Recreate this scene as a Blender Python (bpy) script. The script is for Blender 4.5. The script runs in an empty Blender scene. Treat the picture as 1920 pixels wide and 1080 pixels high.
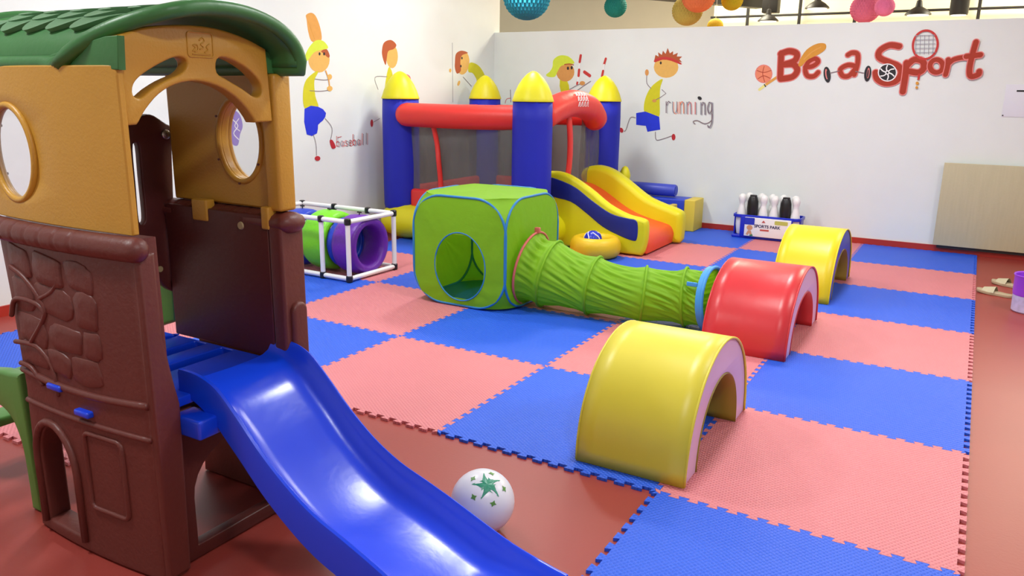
import bpy, bmesh, math, random
from mathutils import Vector, Matrix
PI = math.pi
S = bpy.context.scene
COL = S.collection
random.seed(7)

# ------------------------------------------------------------------ camera
EYE = Vector((1.8612, -2.5848, 1.4398)); YAW, PITCH, ROLL, FPX = -.5245, .2443, .0152, 1472.6
_fw = Vector((math.sin(YAW)*math.cos(PITCH), math.cos(YAW)*math.cos(PITCH), -math.sin(PITCH)))
_rt = Vector((math.cos(YAW), -math.sin(YAW), 0)); _up = _rt.cross(_fw)
_X = math.cos(ROLL)*_rt + math.sin(ROLL)*_up; _Y = -math.sin(ROLL)*_rt + math.cos(ROLL)*_up
cam_d = bpy.data.cameras.new('camera'); cam = bpy.data.objects.new('camera', cam_d); COL.objects.link(cam)
cam_d.sensor_width = 36; cam_d.lens = FPX/1920*36; cam_d.clip_start = .02
cam.matrix_world = Matrix(((_X.x, _Y.x, -_fw.x, EYE.x), (_X.y, _Y.y, -_fw.y, EYE.y), (_X.z, _Y.z, -_fw.z, EYE.z), (0, 0, 0, 1)))
S.camera = cam

def P(x, y, axis, val):
    """survey of the room: the point on the plane [axis]=val sighted at (x, y) of the 1920x1080 survey view"""
    d = _X*((x-960)/FPX) + _Y*((540-y)/FPX) + _fw
    return EYE + d*((val-EYE[axis])/d[axis])

# ------------------------------------------------------------------ world, lights, exposure
W = bpy.data.worlds.new('world'); S.world = W; W.use_nodes = True
W.node_tree.nodes['Background'].inputs[0].default_value = (.95, .97, 1, 1)
W.node_tree.nodes['Background'].inputs[1].default_value = .6
S.view_settings.view_transform = 'Standard'; S.view_settings.look = 'None'
S.view_settings.gamma = 1; S.view_settings.use_curve_mapping = False
S.view_settings.exposure = 0.0
CEIL = 3.3
def area(name, loc, size, power, col=(.97, 1, .985), rot=(0, 0, 0), sy=None):
    l = bpy.data.lights.new(name, 'AREA'); l.energy = power; l.color = col; l.size = size
    if sy: l.shape = 'RECTANGLE'; l.size_y = sy
    o = bpy.data.objects.new(name, l); COL.objects.link(o); o.location = loc; o.rotation_euler = rot
    return o
LAMPS = [(-1.9, .9), (.9, .9), (-1.9, 3.9), (.9, 3.9), (-1.2, -2.2), (2.6, -2.0), (3.6, 2.2)]
for i, (x, y) in enumerate(LAMPS):
    area('ceiling_light', (x, y, CEIL-.05), .42, 55)
area('hall_light', (-1.5, 8.2, 3.6), 1.2, 170, (1, .93, .72))
area('hall_light', (3.0, 8.2, 3.6), 1.2, 180, (1, .93, .72))

# ------------------------------------------------------------------ materials
def lin(c): return tuple(((v/255+.055)/1.055)**2.4 if v > 10 else v/255/12.92 for v in c)+(1,)
def mat(name, rgb, rough=.5, bump=0, bscale=30, var=0, vscale=4, metal=0, spec=.5, emis=0, coat=0, trans=0, wave=None, alpha=1):
    m = bpy.data.materials.new(name); m.use_nodes = True; nt = m.node_tree; b = nt.nodes['Principled BSDF']
    c = lin(rgb); b.inputs['Base Color'].default_value = c
    b.inputs['Roughness'].default_value = rough; b.inputs['Metallic'].default_value = metal
    b.inputs['Specular IOR Level'].default_value = spec; b.inputs['Coat Weight'].default_value = coat
    b.inputs['Transmission Weight'].default_value = trans; b.inputs['Alpha'].default_value = alpha
    if emis: b.inputs['Emission Color'].default_value = c; b.inputs['Emission Strength'].default_value = emis
    tc = nt.nodes.new('ShaderNodeTexCoord')
    n2 = nt.nodes.new('ShaderNodeTexNoise'); n2.inputs['Scale'].default_value = vscale; n2.inputs['Detail'].default_value = 4
    nt.links.new(tc.outputs['Object'], n2.inputs['Vector'])
    r = nt.nodes.new('ShaderNodeMix'); r.data_type = 'RGBA'; r.blend_type = 'MIX'
    v = max(var, .03)
    r.inputs[6].default_value = tuple(x*(1-v) for x in c[:3])+(1,); r.inputs[7].default_value = tuple(min(1, x*(1+v)) for x in c[:3])+(1,)
    nt.links.new(n2.outputs['Fac'], r.inputs[0]); nt.links.new(r.outputs[2], b.inputs['Base Color'])
    if bump:
        n = nt.nodes.new('ShaderNodeTexNoise'); n.inputs['Scale'].default_value = bscale; n.inputs['Detail'].default_value = 3
        bp = nt.nodes.new('ShaderNodeBump'); bp.inputs['Strength'].default_value = bump; bp.inputs['Distance'].default_value = .01
        nt.links.new(tc.outputs['Object'], n.inputs['Vector']); h = n.outputs['Fac']
        if wave:
            mp = nt.nodes.new('ShaderNodeMapping'); mp.inputs['Rotation'].default_value = (0, 0, wave[1])
            w = nt.nodes.new('ShaderNodeTexWave'); w.inputs['Scale'].default_value = wave[0]; w.inputs['Distortion'].default_value = 0
            w2 = nt.nodes.new('ShaderNodeTexWave'); w2.inputs['Scale'].default_value = wave[0]; w2.bands_direction = 'Y'
            nt.links.new(tc.outputs['Object'], mp.inputs[0]); nt.links.new(mp.outputs[0], w.inputs[0]); nt.links.new(mp.outputs[0], w2.inputs[0])
            mm = nt.nodes.new('ShaderNodeMath'); mm.operation = 'MULTIPLY'
            nt.links.new(w.outputs['Fac'], mm.inputs[0]); nt.links.new(w2.outputs['Fac'], mm.inputs[1]); h = mm.outputs[0]
        nt.links.new(h, bp.inputs['Height']); nt.links.new(bp.outputs[0], b.inputs['Normal'])
    return m
M = dict(
    wall=mat('painted_wall', (226, 232, 229), .75, .05, 60, .02),
    cream=mat('cream_wall', (236, 230, 204), .8, .05, 20, .03),
    floor=mat('red_vinyl_floor', (150, 58, 50), .42, .04, 80, .1, 2),
    base=mat('red_baseboard', (172, 44, 30), .4),
    mblue=mat('blue_foam', (34, 92, 220), .5, .5, 60, .06, 3, wave=(22, .6)),
    mpink=mat('pink_foam', (214, 126, 132), .5, .5, 60, .06, 3, wave=(22, .6)),
    ceil=mat('ceiling', (225, 222, 214), .9),
    tan=mat('tan_plastic', (198, 148, 52), .42, .12, 120, .08, 5),
    brown=mat('brown_plastic', (100, 46, 39), .45, .15, 60, .12, 6),
    dbrown=mat('dark_brown_plastic', (84, 32, 28), .45, .1, 60, .1),
    green=mat('green_plastic', (58, 118, 62), .42, .08, 60, .1),
    shingle=mat('green_shingle', (88, 132, 92), .5, .1, 60, .1),
    lgreen=mat('leaf_green_plastic', (84, 138, 62), .42, .05, 60, .08),
    sblue=mat('slide_blue', (12, 66, 226), .25, .04, 30, .04, spec=.6),
    cblue=mat('castle_blue', (9, 26, 172), .62, .25, 14, .08),
    cnavy=mat('castle_navy', (18, 34, 130), .5, .25, 14, .08),
    cyel=mat('castle_yellow', (220, 214, 12), .45, .35, 10, .05),
    camber=mat('castle_amber', (232, 190, 22), .45, .35, 10, .05),
    cred=mat('castle_red', (220, 48, 40), .42, .3, 12, .06),
    corange=mat('castle_orange', (232, 82, 40), .42, .3, 12, .06),
    tfab=mat('lime_fabric', (140, 196, 24), .6, .35, 18, .08),
    tblue=mat('blue_piping', (34, 122, 184), .5),
    tfloor=mat('tent_floor', (18, 112, 190), .5, .2, 14),
    tpink=mat('pink_piping', (206, 104, 96), .5),
    tsky=mat('sky_blue_fabric', (60, 150, 222), .5),
    yfoam=mat('yellow_vinyl', (216, 204, 62), .38, .15, 8, .06),
    yfoam2=mat('bright_yellow_vinyl', (226, 208, 22), .38, .15, 8, .05),
    rfoam=mat('red_vinyl', (204, 48, 54), .33, .2, 8, .12),
    wfoam=mat('pale_vinyl', (212, 178, 214), .45, .05, 8),
    bfoam=mat('blue_vinyl', (58, 74, 190), .4, .05, 8),
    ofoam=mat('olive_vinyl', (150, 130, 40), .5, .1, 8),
    white=mat('white_plastic', (236, 236, 234), .35),
    black=mat('black_plastic', (24, 24, 26), .35),
    purple=mat('purple_plastic', (106, 36, 168), .4, .3, 40),
    lime=mat('lime_plastic', (120, 216, 30), .4, .3, 40),
    rblue=mat('ring_blue', (22, 60, 190), .4, .3, 40),
    steel=mat('steel', (170, 168, 160), .3, metal=.9),
    net=mat("grey_net", (92, 92, 88), .8, .2, 200, alpha=.72),
    wood=mat('pale_wood', (190, 182, 148), .5, .08, 60, .08, 9),
    paper=mat('paper', (222, 224, 232), .7),
    purp2=mat('lilac_plastic', (160, 70, 222), .4),
    lilac=mat('lilac_print', (196, 190, 228), .45, var=.3, vscale=30),
    beige=mat('beige_rubber', (178, 160, 128), .6),
    lamp=mat('lamp_disc', (255, 246, 226), .5, emis=2.2),
    dark=mat('dark_metal', (34, 32, 30), .5),
    blueblock=mat('block_blue', (30, 60, 190), .45), yelblock=mat('block_yellow', (220, 196, 70), .5),
    ballb=mat('ball_blue', (24, 44, 190), .3), pearl=mat('pearl_ball', (222, 224, 232), .3), bgreen=mat('print_green', (40, 140, 110), .4),
    plate=mat('ivory_bolt', (176, 158, 112), .5),
)
gm = bpy.data.materials.new('clear_plastic'); gm.use_nodes = True; nt = gm.node_tree
for n in list(nt.nodes): nt.nodes.remove(n)
o_ = nt.nodes.new('ShaderNodeOutputMaterial'); mx = nt.nodes.new('ShaderNodeMixShader'); tr = nt.nodes.new('ShaderNodeBsdfTransparent'); gl = nt.nodes.new('ShaderNodeBsdfGlossy'); df = nt.nodes.new('ShaderNodeBsdfDiffuse'); mx2 = nt.nodes.new('ShaderNodeMixShader')
gl.inputs['Roughness'].default_value = .12; tr.inputs[0].default_value = (.95, .95, .97, 1); df.inputs[0].default_value = (.8, .8, .84, 1)
mx2.inputs[0].default_value = .18; nt.links.new(tr.outputs[0], mx2.inputs[1]); nt.links.new(df.outputs[0], mx2.inputs[2])
mx.inputs[0].default_value = .12; nt.links.new(mx2.outputs[0], mx.inputs[1]); nt.links.new(gl.outputs[0], mx.inputs[2]); nt.links.new(mx.outputs[0], o_.inputs[0])
M['clear'] = gm

nt = M['tfab'].node_tree; b_ = nt.nodes['Principled BSDF']; tl = nt.nodes.new('ShaderNodeBsdfTranslucent'); tl.inputs[0].default_value = lin((150, 210, 30)); mx = nt.nodes.new('ShaderNodeMixShader')
mx.inputs[0].default_value = .35; nt.links.new(b_.outputs[0], mx.inputs[1]); nt.links.new(tl.outputs[0], mx.inputs[2]); nt.links.new(mx.outputs[0], nt.nodes['Material Output'].inputs[0])

# ------------------------------------------------------------------ helpers
WO = {}
def tag(o, label=None, cat=None, group=None, kind=None):
    for k, v in (('label', label), ('category', cat), ('group', group), ('kind', kind)):
        if v: o[k] = v
    return o
def thing(name, label, cat, loc, group=None):
    o = bpy.data.objects.new(name, None); COL.objects.link(o); o.empty_display_size = .1
    o.location = loc; WO[o.name] = Vector(loc)
    return tag(o, label, cat, group)
class G:
    """mesh collector"""
    def __init__(s): s.v = []; s.f = []; s.mi = []; s.cur = 0
    def add(s, vs, fs):
        n = len(s.v); s.v += [Vector(p) for p in vs]; s.f += [tuple(i+n for i in f) for f in fs]; s.mi += [s.cur]*len(fs); return s
    def box(s, a, b):
        (x0, y0, z0), (x1, y1, z1) = a, b
        return s.add([(x0, y0, z0), (x1, y0, z0), (x1, y1, z0), (x0, y1, z0), (x0, y0, z1), (x1, y0, z1), (x1, y1, z1), (x0, y1, z1)],
                     [(0, 3, 2, 1), (4, 5, 6, 7), (0, 1, 5, 4), (1, 2, 6, 5), (2, 3, 7, 6), (3, 0, 4, 7)])
    def rbox(s, a, b, r=.02, seg=3):
        bm = bmesh.new(); bmesh.ops.create_cube(bm, size=1)
        a, b = Vector(a), Vector(b)
        for v in bm.verts: v.co = Vector([(a[i]+b[i])/2 + v.co[i]*(b[i]-a[i]) for i in range(3)])
        bmesh.ops.bevel(bm, geom=bm.edges[:], offset=r, segments=seg, profile=.5, affect='EDGES')
        bm.verts.index_update()
        s.add([v.co for v in bm.verts], [[v.index for v in f.verts] for f in bm.faces]); bm.free(); return s
    def tube(s, path, r, n=12, caps='flat', closed=False, squash=None):
        path = [Vector(p) for p in path]; N = len(path)
        rr = list(r) if isinstance(r, (list, tuple)) else [r]*N
        if caps == 'round' and not closed:
            d0 = (path[0]-path[1]).normalized(); d1 = (path[-1]-path[-2]).normalized()
            pre = [(path[0]+d0*rr[0]*math.sin(a), rr[0]*math.cos(a)) for a in (PI/2*.98, 1.2, .8, .4)]
            post = [(path[-1]+d1*rr[-1]*math.sin(a), rr[-1]*math.cos(a)) for a in (.4, .8, 1.2, PI/2*.98)]
            path = [p for p, _ in pre]+path+[p for p, _ in post]; rr = [q for _, q in pre]+rr+[q for _, q in post]; N = len(path)
        T = []
        for i in range(N):
            a = path[(i-1) % N] if closed or i > 0 else path[0]; b = path[(i+1) % N] if closed or i < N-1 else path[-1]
            T.append((b-a).normalized())
        up = Vector((0, 0, 1)) if abs(T[0].z) < .9 else Vector((1, 0, 0))
        nrm = (up - T[0]*up.dot(T[0])).normalized(); vs = []
        for i in range(N):
            nrm = (nrm - T[i]*nrm.dot(T[i])).normalized(); bi = T[i].cross(nrm)
            for k in range(n):
                a = 2*PI*k/n; vs.append(path[i]+(nrm*math.cos(a)+bi*math.sin(a))*rr[i])
        fs = [(i*n+k, i*n+(k+1) % n, ((i+1) % N)*n+(k+1) % n, ((i+1) % N)*n+k) for i in range(N if closed else N-1) for k in range(n)]
        if not closed: fs += [tuple(range(n-1, -1, -1)), tuple(range((N-1)*n, N*n))]
        return s.add(vs, fs)
    def lathe(s, c, prof, n=24, axis=2, flute=None):
        c = Vector(c); vs = []
        for (r, h) in prof:
            for k in range(n):
                a = 2*PI*k/n; q = r*(flute(k, h) if flute else 1)
                p = [q*math.cos(a), q*math.sin(a), h]
                if axis == 0: p = [h, q*math.cos(a), q*math.sin(a)]
                if axis == 1: p = [q*math.sin(a), h, q*math.cos(a)]
                vs.append(c+Vector(p))
        m = len(prof)
        fs = [(i*n+k, i*n+(k+1) % n, (i+1)*n+(k+1) % n, (i+1)*n+k) for i in range(m-1) for k in range(n)]
        fs += [tuple(range(n-1, -1, -1)), tuple(range((m-1)*n, m*n))]
        return s.add(vs, fs)
    def grid(s, fn, nu, nv, cu=False):
        vs = [fn(i/nu, j/nv) for j in range(nv+1) for i in range(nu+(0 if cu else 1))]; w = nu if cu else nu+1
        fs = [(j*w+i, j*w+(i+1) % w, (j+1)*w+(i+1) % w, (j+1)*w+i) for j in range(nv) for i in range(nu)]
        return s.add(vs, fs)
    def shape(s, polys, plane, d0, d1, bevel=0, res=2, smooth=False):
        """closed outlines (first outer, others holes) in a plane ('yz','xz','xy'), extruded between d0 and d1"""
        cu = bpy.data.curves.new('t', 'CURVE'); cu.dimensions = '2D'; cu.fill_mode = 'BOTH'
        for pl in polys:
            sp = cu.splines.new('POLY'); sp.points.add(len(pl)-1); sp.use_cyclic_u = True
            for i, p in enumerate(pl): sp.points[i].co = (p[0], p[1], 0, 1)
        h = abs(d1-d0)/2; cu.extrude = max(h-bevel, 1e-5); cu.bevel_depth = bevel; cu.bevel_resolution = res; cu.offset = -bevel
        o = bpy.data.objects.new('t', cu); me = bpy.data.meshes.new_from_object(o)
        mid = (d0+d1)/2
        f = {'yz': lambda a: (mid+a.z, a.x, a.y), 'xz': lambda a: (a.x, mid+a.z, a.y), 'xy': lambda a: (a.x, a.y, mid+a.z)}[plane]
        bm = bmesh.new(); bm.from_mesh(me); bmesh.ops.remove_doubles(bm, verts=bm.verts, dist=1e-5); bm.verts.index_update()
        s.add([f(v.co) for v in bm.verts], [[v.index for v in q.verts] for q in bm.faces]); bm.free()
        bpy.data.objects.remove(o); bpy.data.curves.remove(cu); bpy.data.meshes.remove(me); return s
    def slice(s, axis, cuts):
        bm = bmesh.new(); vs = [bm.verts.new(p) for p in s.v]
        for f in s.f: bm.faces.new([vs[i] for i in f])
        for c in cuts:
            co = [0, 0, 0]; no = [0, 0, 0]; co[axis] = c; no[axis] = 1
            bmesh.ops.bisect_plane(bm, geom=bm.verts[:]+bm.edges[:]+bm.faces[:], plane_co=co, plane_no=no, dist=1e-6)
        bm.verts.index_update(); s.v = [v.co.copy() for v in bm.verts]; s.f = [tuple(v.index for v in f.verts) for f in bm.faces]; s.mi = [0]*len(s.f); bm.free(); return s
    def warp(s, fn): s.v = [Vector(fn(p)) for p in s.v]; return s
    def build(s, name, m, parent=None, smooth=True, sub=0, angle=40):
        lo = Vector([min(p[i] for p in s.v) for i in range(3)]); hi = Vector([max(p[i] for p in s.v) for i in range(3)]); c = (lo+hi)/2
        me = bpy.data.meshes.new(name); me.from_pydata([p-c for p in s.v], [], s.f)
        bm = bmesh.new(); bm.from_mesh(me); bmesh.ops.recalc_face_normals(bm, faces=bm.faces); bm.to_mesh(me); bm.free()
        for x in (m if isinstance(m, (list, tuple)) else [m]): me.materials.append(M[x] if isinstance(x, str) else x)
        for i, p in enumerate(me.polygons): p.use_smooth = smooth; p.material_index = s.mi[i] if len(s.mi) == len(me.polygons) else 0
        if smooth and angle < 180: me.set_sharp_from_angle(angle=math.radians(angle))
        o = bpy.data.objects.new(name, me); COL.objects.link(o); WO[o.name] = c
        o.location = c
        if parent: o.parent = parent; o.location = c-WO[parent.name]
        if sub:
            md = o.modifiers.new('sub', 'SUBSURF'); md.levels = md.render_levels = sub
        return o
def struct(g, name, m, **k):
    return tag(g.build(name, m, None, **k), kind='structure')
def copy_tree(o, parent=None):
    c = o.copy(); COL.objects.link(c); WO[c.name] = WO[o.name].copy()
    if parent: c.parent = parent
    for ch in [x for x in list(COL.objects) if x.parent == o]: copy_tree(ch, c)
    return c
def cat(pts, n=6, closed=False):
    """Catmull-Rom through points of any dimension"""
    p = [tuple(q) for q in pts]; N = len(p); out = []
    for i in range(N if closed else N-1):
        a, b, c, d = (p[(i-1) % N] if closed or i else p[0]), p[i], p[(i+1) % N], (p[(i+2) % N] if closed or i+2 < N else p[-1])
        for k in range(n):
            t = k/n; out.append(tuple(.5*((2*b[j])+(-a[j]+c[j])*t+(2*a[j]-5*b[j]+4*c[j]-d[j])*t*t+(-a[j]+3*b[j]-3*c[j]+d[j])*t**3) for j in range(len(b))))
    if not closed: out.append(p[-1])
    return out
def ell(cx, cy, rx, ry, n=28, a0=0, rot=0):
    return [(cx+rx*math.cos(a)*math.cos(rot)-ry*math.sin(a)*math.sin(rot), cy+rx*math.cos(a)*math.sin(rot)+ry*math.sin(a)*math.cos(rot)) for a in [a0+2*PI*k/n for k in range(n)]]
def rrect(x0, y0, x1, y1, r, n=6):
    out = []
    for cx, cy, a in ((x1-r, y1-r, 0), (x0+r, y1-r, PI/2), (x0+r, y0+r, PI), (x1-r, y0+r, 1.5*PI)):
        out += [(cx+r*math.cos(a+PI/2*k/n), cy+r*math.sin(a+PI/2*k/n)) for k in range(n+1)]
    return out

# ------------------------------------------------------------------ room shell
XL, YB, XR, YF, ZF = -3.42, 6.02, 5.6, -4.6, -.012
struct(G().box((XL-.1, YF-.1, ZF-.1), (XR+.1, 12.1, ZF)), 'floor', 'floor', smooth=False)
wall_left = struct(G().box((XL-.12, YF-.1, ZF), (XL, YB+.12, CEIL)), 'wall_left', 'wall', smooth=False)
wall_back = struct(G().box((XL, YB, ZF), (XR, YB+.12, 2.145)), 'wall_back', 'wall', smooth=False)
struct(G().box((XR, YF-.1, ZF), (XR+.1, 12.0, 4.4)), 'wall_right', 'wall', smooth=False)
struct(G().box((XL-.12, YF-.1, ZF), (XR, YF, CEIL)), 'wall_front', 'wall', smooth=False)
struct(G().box((XL-.12, YF-.1, CEIL), (XR+.1, YB-.6, CEIL+.1)), 'ceiling', 'ceil', smooth=False)
struct(G().box((-8.1, 6.2, 4.3), (XR+.1, 12.1, 4.4)).box((-8.1, YB-.6, 4.3), (XR+.1, 6.2, 4.4)).box((-8.1, YB-.7, CEIL), (XR+.1, YB-.6, 4.4)), 'ceiling_hall', 'ceil', smooth=False)
struct(G().box((-8.1, 11.4, ZF), (XR, 11.5, 4.4)), 'wall_far', 'cream', smooth=False)
struct(G().box((-8.1, YB, ZF), (-8.0, 11.5, 4.4)), 'wall_hall', 'cream', smooth=False)
struct(G().box((XL, YB-.018, ZF), (XR, YB, .056)), 'baseboard_back', 'base', smooth=False)
struct(G().box((XL, YF, ZF), (XL+.018, YB-.018, .056)), 'baseboard_left', 'base', smooth=False)
for x, y in LAMPS:
    t = thing('ceiling_lamp', 'round white flush ceiling lamp over '+{0: 'the cube tent', 1: 'the front yellow arch', 2: 'the bouncy castle', 3: 'the rear yellow arch', 4: 'the floor behind the playhouse', 5: 'the camera side of the room', 6: 'the bare red floor'}[LAMPS.index((x, y))], 'ceiling lamp', (x, y, CEIL), 'flush ceiling lamps of the play room')
    G().lathe((x, y, CEIL-.02), [(.24, 0), (.25, .01), (.25, .02)], 24).build('housing', 'white', t)

# ------------------------------------------------------------------ foam mats
NT, D = 14, .011
def edge():
    pts = [(0, 0)]
    for k in range(NT):
        a = k/NT; w = 1/NT; sg = 0 if k in () else 1
        c = a+w*.5
        pts += [(c-w*.20, -D*.0), (c-w*.30, D*2), (c+w*.30, D*2), (c+w*.20, 0)] if k % 1 == 0 else []
    pts.append((1, 0)); return [(t, e-D) if 0 < t < 1 else (t, 0) for t, e in pts]
E = edge()
out = [(t, e) for t, e in E[:-1]]+[(1+e, t) for t, e in E[:-1]]+[(t, 1+e) for t, e in reversed(E[1:])]+[(e, t) for t, e in reversed(E[1:])]
out = [(.5+(x-.5)*.9985, .5+(y-.5)*.9985) for x, y in out]
gt = G(); n = len(out)
gt.add([(x-.5, y-.5, 0) for x, y in out]+[(x-.5, y-.5, -.0118) for x, y in out], [tuple(range(n)), tuple(range(2*n-1, n-1, -1))]+[(i, (i+1) % n, n+(i+1) % n, n+i) for i in range(n)])
tile_me = {}
for c in ('mblue', 'mpink'):
    me = bpy.data.meshes.new('foam_tile'); me.from_pydata(gt.v, [], gt.f); me.materials.append(M[c])
    bm = bmesh.new(); bm.from_mesh(me); bmesh.ops.triangulate(bm, faces=[f for f in bm.faces if len(f.verts) > 4]); bmesh.ops.recalc_face_normals(bm, faces=bm.faces); bm.to_mesh(me); bm.free(); tile_me[c] = me
mats = thing('foam_play_mat', 'checkered blue and pink interlocking foam play mat covering the red floor', 'play mat', (-.5, 3, ZF))
tiles = [(i, j) for i in range(-3, 2) for j in range(0, 6)]+[(1, -1), (1, -2), (-3, -1), (-2, -1)]
for i, j in tiles:
    o = bpy.data.objects.new('foam_tile', tile_me['mblue' if (i+j) % 2 == 0 else 'mpink']); COL.objects.link(o); o.parent = mats
    o.location = Vector((i+.5, j+.5, 0))-WO[mats.name]

# ------------------------------------------------------------------ foam arches
def arch(name, u0, u1, v0, v1, h, cover, side, inner, label, th=.15):
    c = (v0+v1)/2; R = (v1-v0)/2; t = thing(name, label, 'foam arch', ((u0+u1)/2, c, 0), 'foam crawl arches')
    r = R-th; hi = h-th
    def prof(a, b, n=32): return [(c-a*math.cos(PI*k/n), b*math.sin(PI*k/n)**.92) for k in range(n+1)]
    op, ip = prof(R, h), prof(r, hi)
    g = G().shape([op+ip[::-1]], 'yz', u0+.004, u1-.004, .006); g.build('foam_core', side, t, angle=35)
    n = len(op)
    g = G()   # outer cover skin
    skin = prof(R+.003, h+.003)
    pts = [(u0, .0)]
    g.grid(lambda a, b: (u0+(u1-u0)*a, skin[min(n-1, int(round(b*(n-1))))][0], max(.0015, skin[min(n-1, int(round(b*(n-1))))][1])), 6, n-1)
    o = g.build('outer_cover', cover, t, angle=180); md = o.modifiers.new('s', 'SOLIDIFY'); md.thickness = .004; md.offset = 0
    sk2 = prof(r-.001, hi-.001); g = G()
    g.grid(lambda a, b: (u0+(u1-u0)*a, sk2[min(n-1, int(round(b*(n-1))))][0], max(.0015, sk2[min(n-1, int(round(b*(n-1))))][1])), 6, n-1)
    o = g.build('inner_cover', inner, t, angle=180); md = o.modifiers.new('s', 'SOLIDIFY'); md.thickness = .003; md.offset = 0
    for u in (u0, u1):
        G().tube([(u, y, max(.006, z)) for y, z in prof(R+.001, h+.001)], .0055, 6).build('piping', cover, t, angle=180)
    return t
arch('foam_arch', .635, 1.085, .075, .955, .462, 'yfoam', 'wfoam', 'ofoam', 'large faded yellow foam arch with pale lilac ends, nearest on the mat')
arch('foam_arch', .625, 1.10, 1.78, 2.755, .445, 'rfoam', 'wfoam', 'rfoam', 'glossy red foam arch between the two yellow ones')
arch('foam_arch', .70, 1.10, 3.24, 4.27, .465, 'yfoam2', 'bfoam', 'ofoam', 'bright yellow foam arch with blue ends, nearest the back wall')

# ------------------------------------------------------------------ pop-up cube tent
def tent():
    u0, u1, v0, v1, Hh = -1.45, -.70, 1.75, 2.50, .75; r = .235; s = .375; c = Vector(((u0+u1)/2, (v0+v1)/2, s+.009))
    t = thing('pop_up_cube_tent', 'lime green pop-up cube tent with blue edging and a round door', 'play tent', (c.x, c.y, 0))
    fr = {'front': (Vector((1, 0, 0)), Vector((0, 0, 1)), Vector((0, -1, 0))), 'back': (Vector((-1, 0, 0)), Vector((0, 0, 1)), Vector((0, 1, 0))),
          'right': (Vector((0, 1, 0)), Vector((0, 0, 1)), Vector((1, 0, 0))), 'left': (Vector((0, -1, 0)), Vector((0, 0, 1)), Vector((-1, 0, 0))),
          'top': (Vector((1, 0, 0)), Vector((0, 1, 0)), Vector((0, 0, 1))), 'floor': (Vector((1, 0, 0)), Vector((0, -1, 0)), Vector((0, 0, -1)))}
    ol = rrect(-s, -s, s, s, r, 10); N = len(ol)
    holes = {'front': (.02, -.10, .205, .235), 'right': (-.065, -.12, .19, .20)}
    for k, (a, b, nn) in fr.items():
        hc = holes.get(k); m = 12; vs = []
        for j in range(m+1):
            f = j/m
            for i, (x, y) in enumerate(ol):
                ang = math.atan2(y, x)
                if hc: ix, iy = hc[0]+hc[2]*math.cos(ang), hc[1]+hc[3]*math.sin(ang)
                else: ix, iy = x*.02, y*.02
                px, py = ix+(x-ix)*f, iy+(y-iy)*f
                q = max(abs(px), abs(py))/s
                w = (.013 if k != 'floor' else .001)*(1-q**4) + (.003*math.sin(i*2.4+math.sin(i)*2)*(f*(1-f))*3 if k != 'floor' else 0)
                vs.append(c+a*px+b*py+nn*(s-.002+w if k != 'floor' else s-.003))
        fs = [(j*N+i, j*N+(i+1) % N, (j+1)*N+(i+1) % N, (j+1)*N+i) for j in range(m) for i in range(N)]
        if not hc: fs.append(tuple(range(N)))
        G().add(vs, fs).build('floor_panel' if k == 'floor' else 'roof_panel' if k == 'top' else 'side_panel', 'tfloor' if k == 'floor' else 'tfab', t, angle=180)
        if hc: G().tube([c+a*(hc[0]+hc[2]*math.cos(q))+b*(hc[1]+hc[3]*math.sin(q))+nn*(s+.008) for q in [2*PI*i/48 for i in range(48)]], .005, 8, closed=True).build('door_trim', 'tblue', t, angle=180)
        if k in ('front', 'back', 'right', 'left'):
            G().tube([c+a*x*.998+b*y*.992+nn*(s-.004) for x, y in ol], .0085, 8, closed=True).build('edge_hoop', 'tblue', t, angle=180)
    # small corner gussets where three rounded panels meet
    for sx in (-1, 1):
        for sy in (-1, 1):
            for sz in (1,-1):
                A = Vector((sx*s, sy*s, sz*(s-r))); B = Vector((sx*(s-r), sy*s, sz*s)); C_ = Vector((sx*s, sy*(s-r), sz*s))
                cAB = Vector((sx*(s-r), sy*s, sz*(s-r))); cAC = Vector((sx*s, sy*(s-r), sz*(s-r))); cBC = Vector((sx*(s-r), sy*(s-r), sz*s))
                def dev(p, q, ctr, tt):
                    e1, e2 = p-ctr, q-ctr; return ctr+e1*math.cos(tt*PI/2)+e2*math.sin(tt*PI/2)-(p*(1-tt)+q*tt)
                m = 8; vs = []; idx = {}
                for i in range(m+1):
                    for j in range(m+1-i):
                        a_, b_ = i/m, j/m; c_ = 1-a_-b_
                        p = A*a_+B*b_+C_*c_
                        for (P_, Q_, ct, x, y) in ((A, B, cAB, a_, b_), (A, C_, cAC, a_, c_), (B, C_, cBC, b_, c_)):
                            if x+y > 1e-6: p = p+dev(P_, Q_, ct, y/(x+y))*(x+y)**3
                        idx[(i, j)] = len(vs); vs.append(c+p*.997)
                fs = []
                for i in range(m):
                    for j in range(m-i):
                        fs.append((idx[(i, j)], idx[(i+1, j)], idx[(i, j+1)]))
                        if i+j < m-1: fs.append((idx[(i+1, j)], idx[(i+1, j+1)], idx[(i, j+1)]))
                G().add(vs, fs).build('corner_gusset', 'tfab', t, angle=180)
tent()

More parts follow.
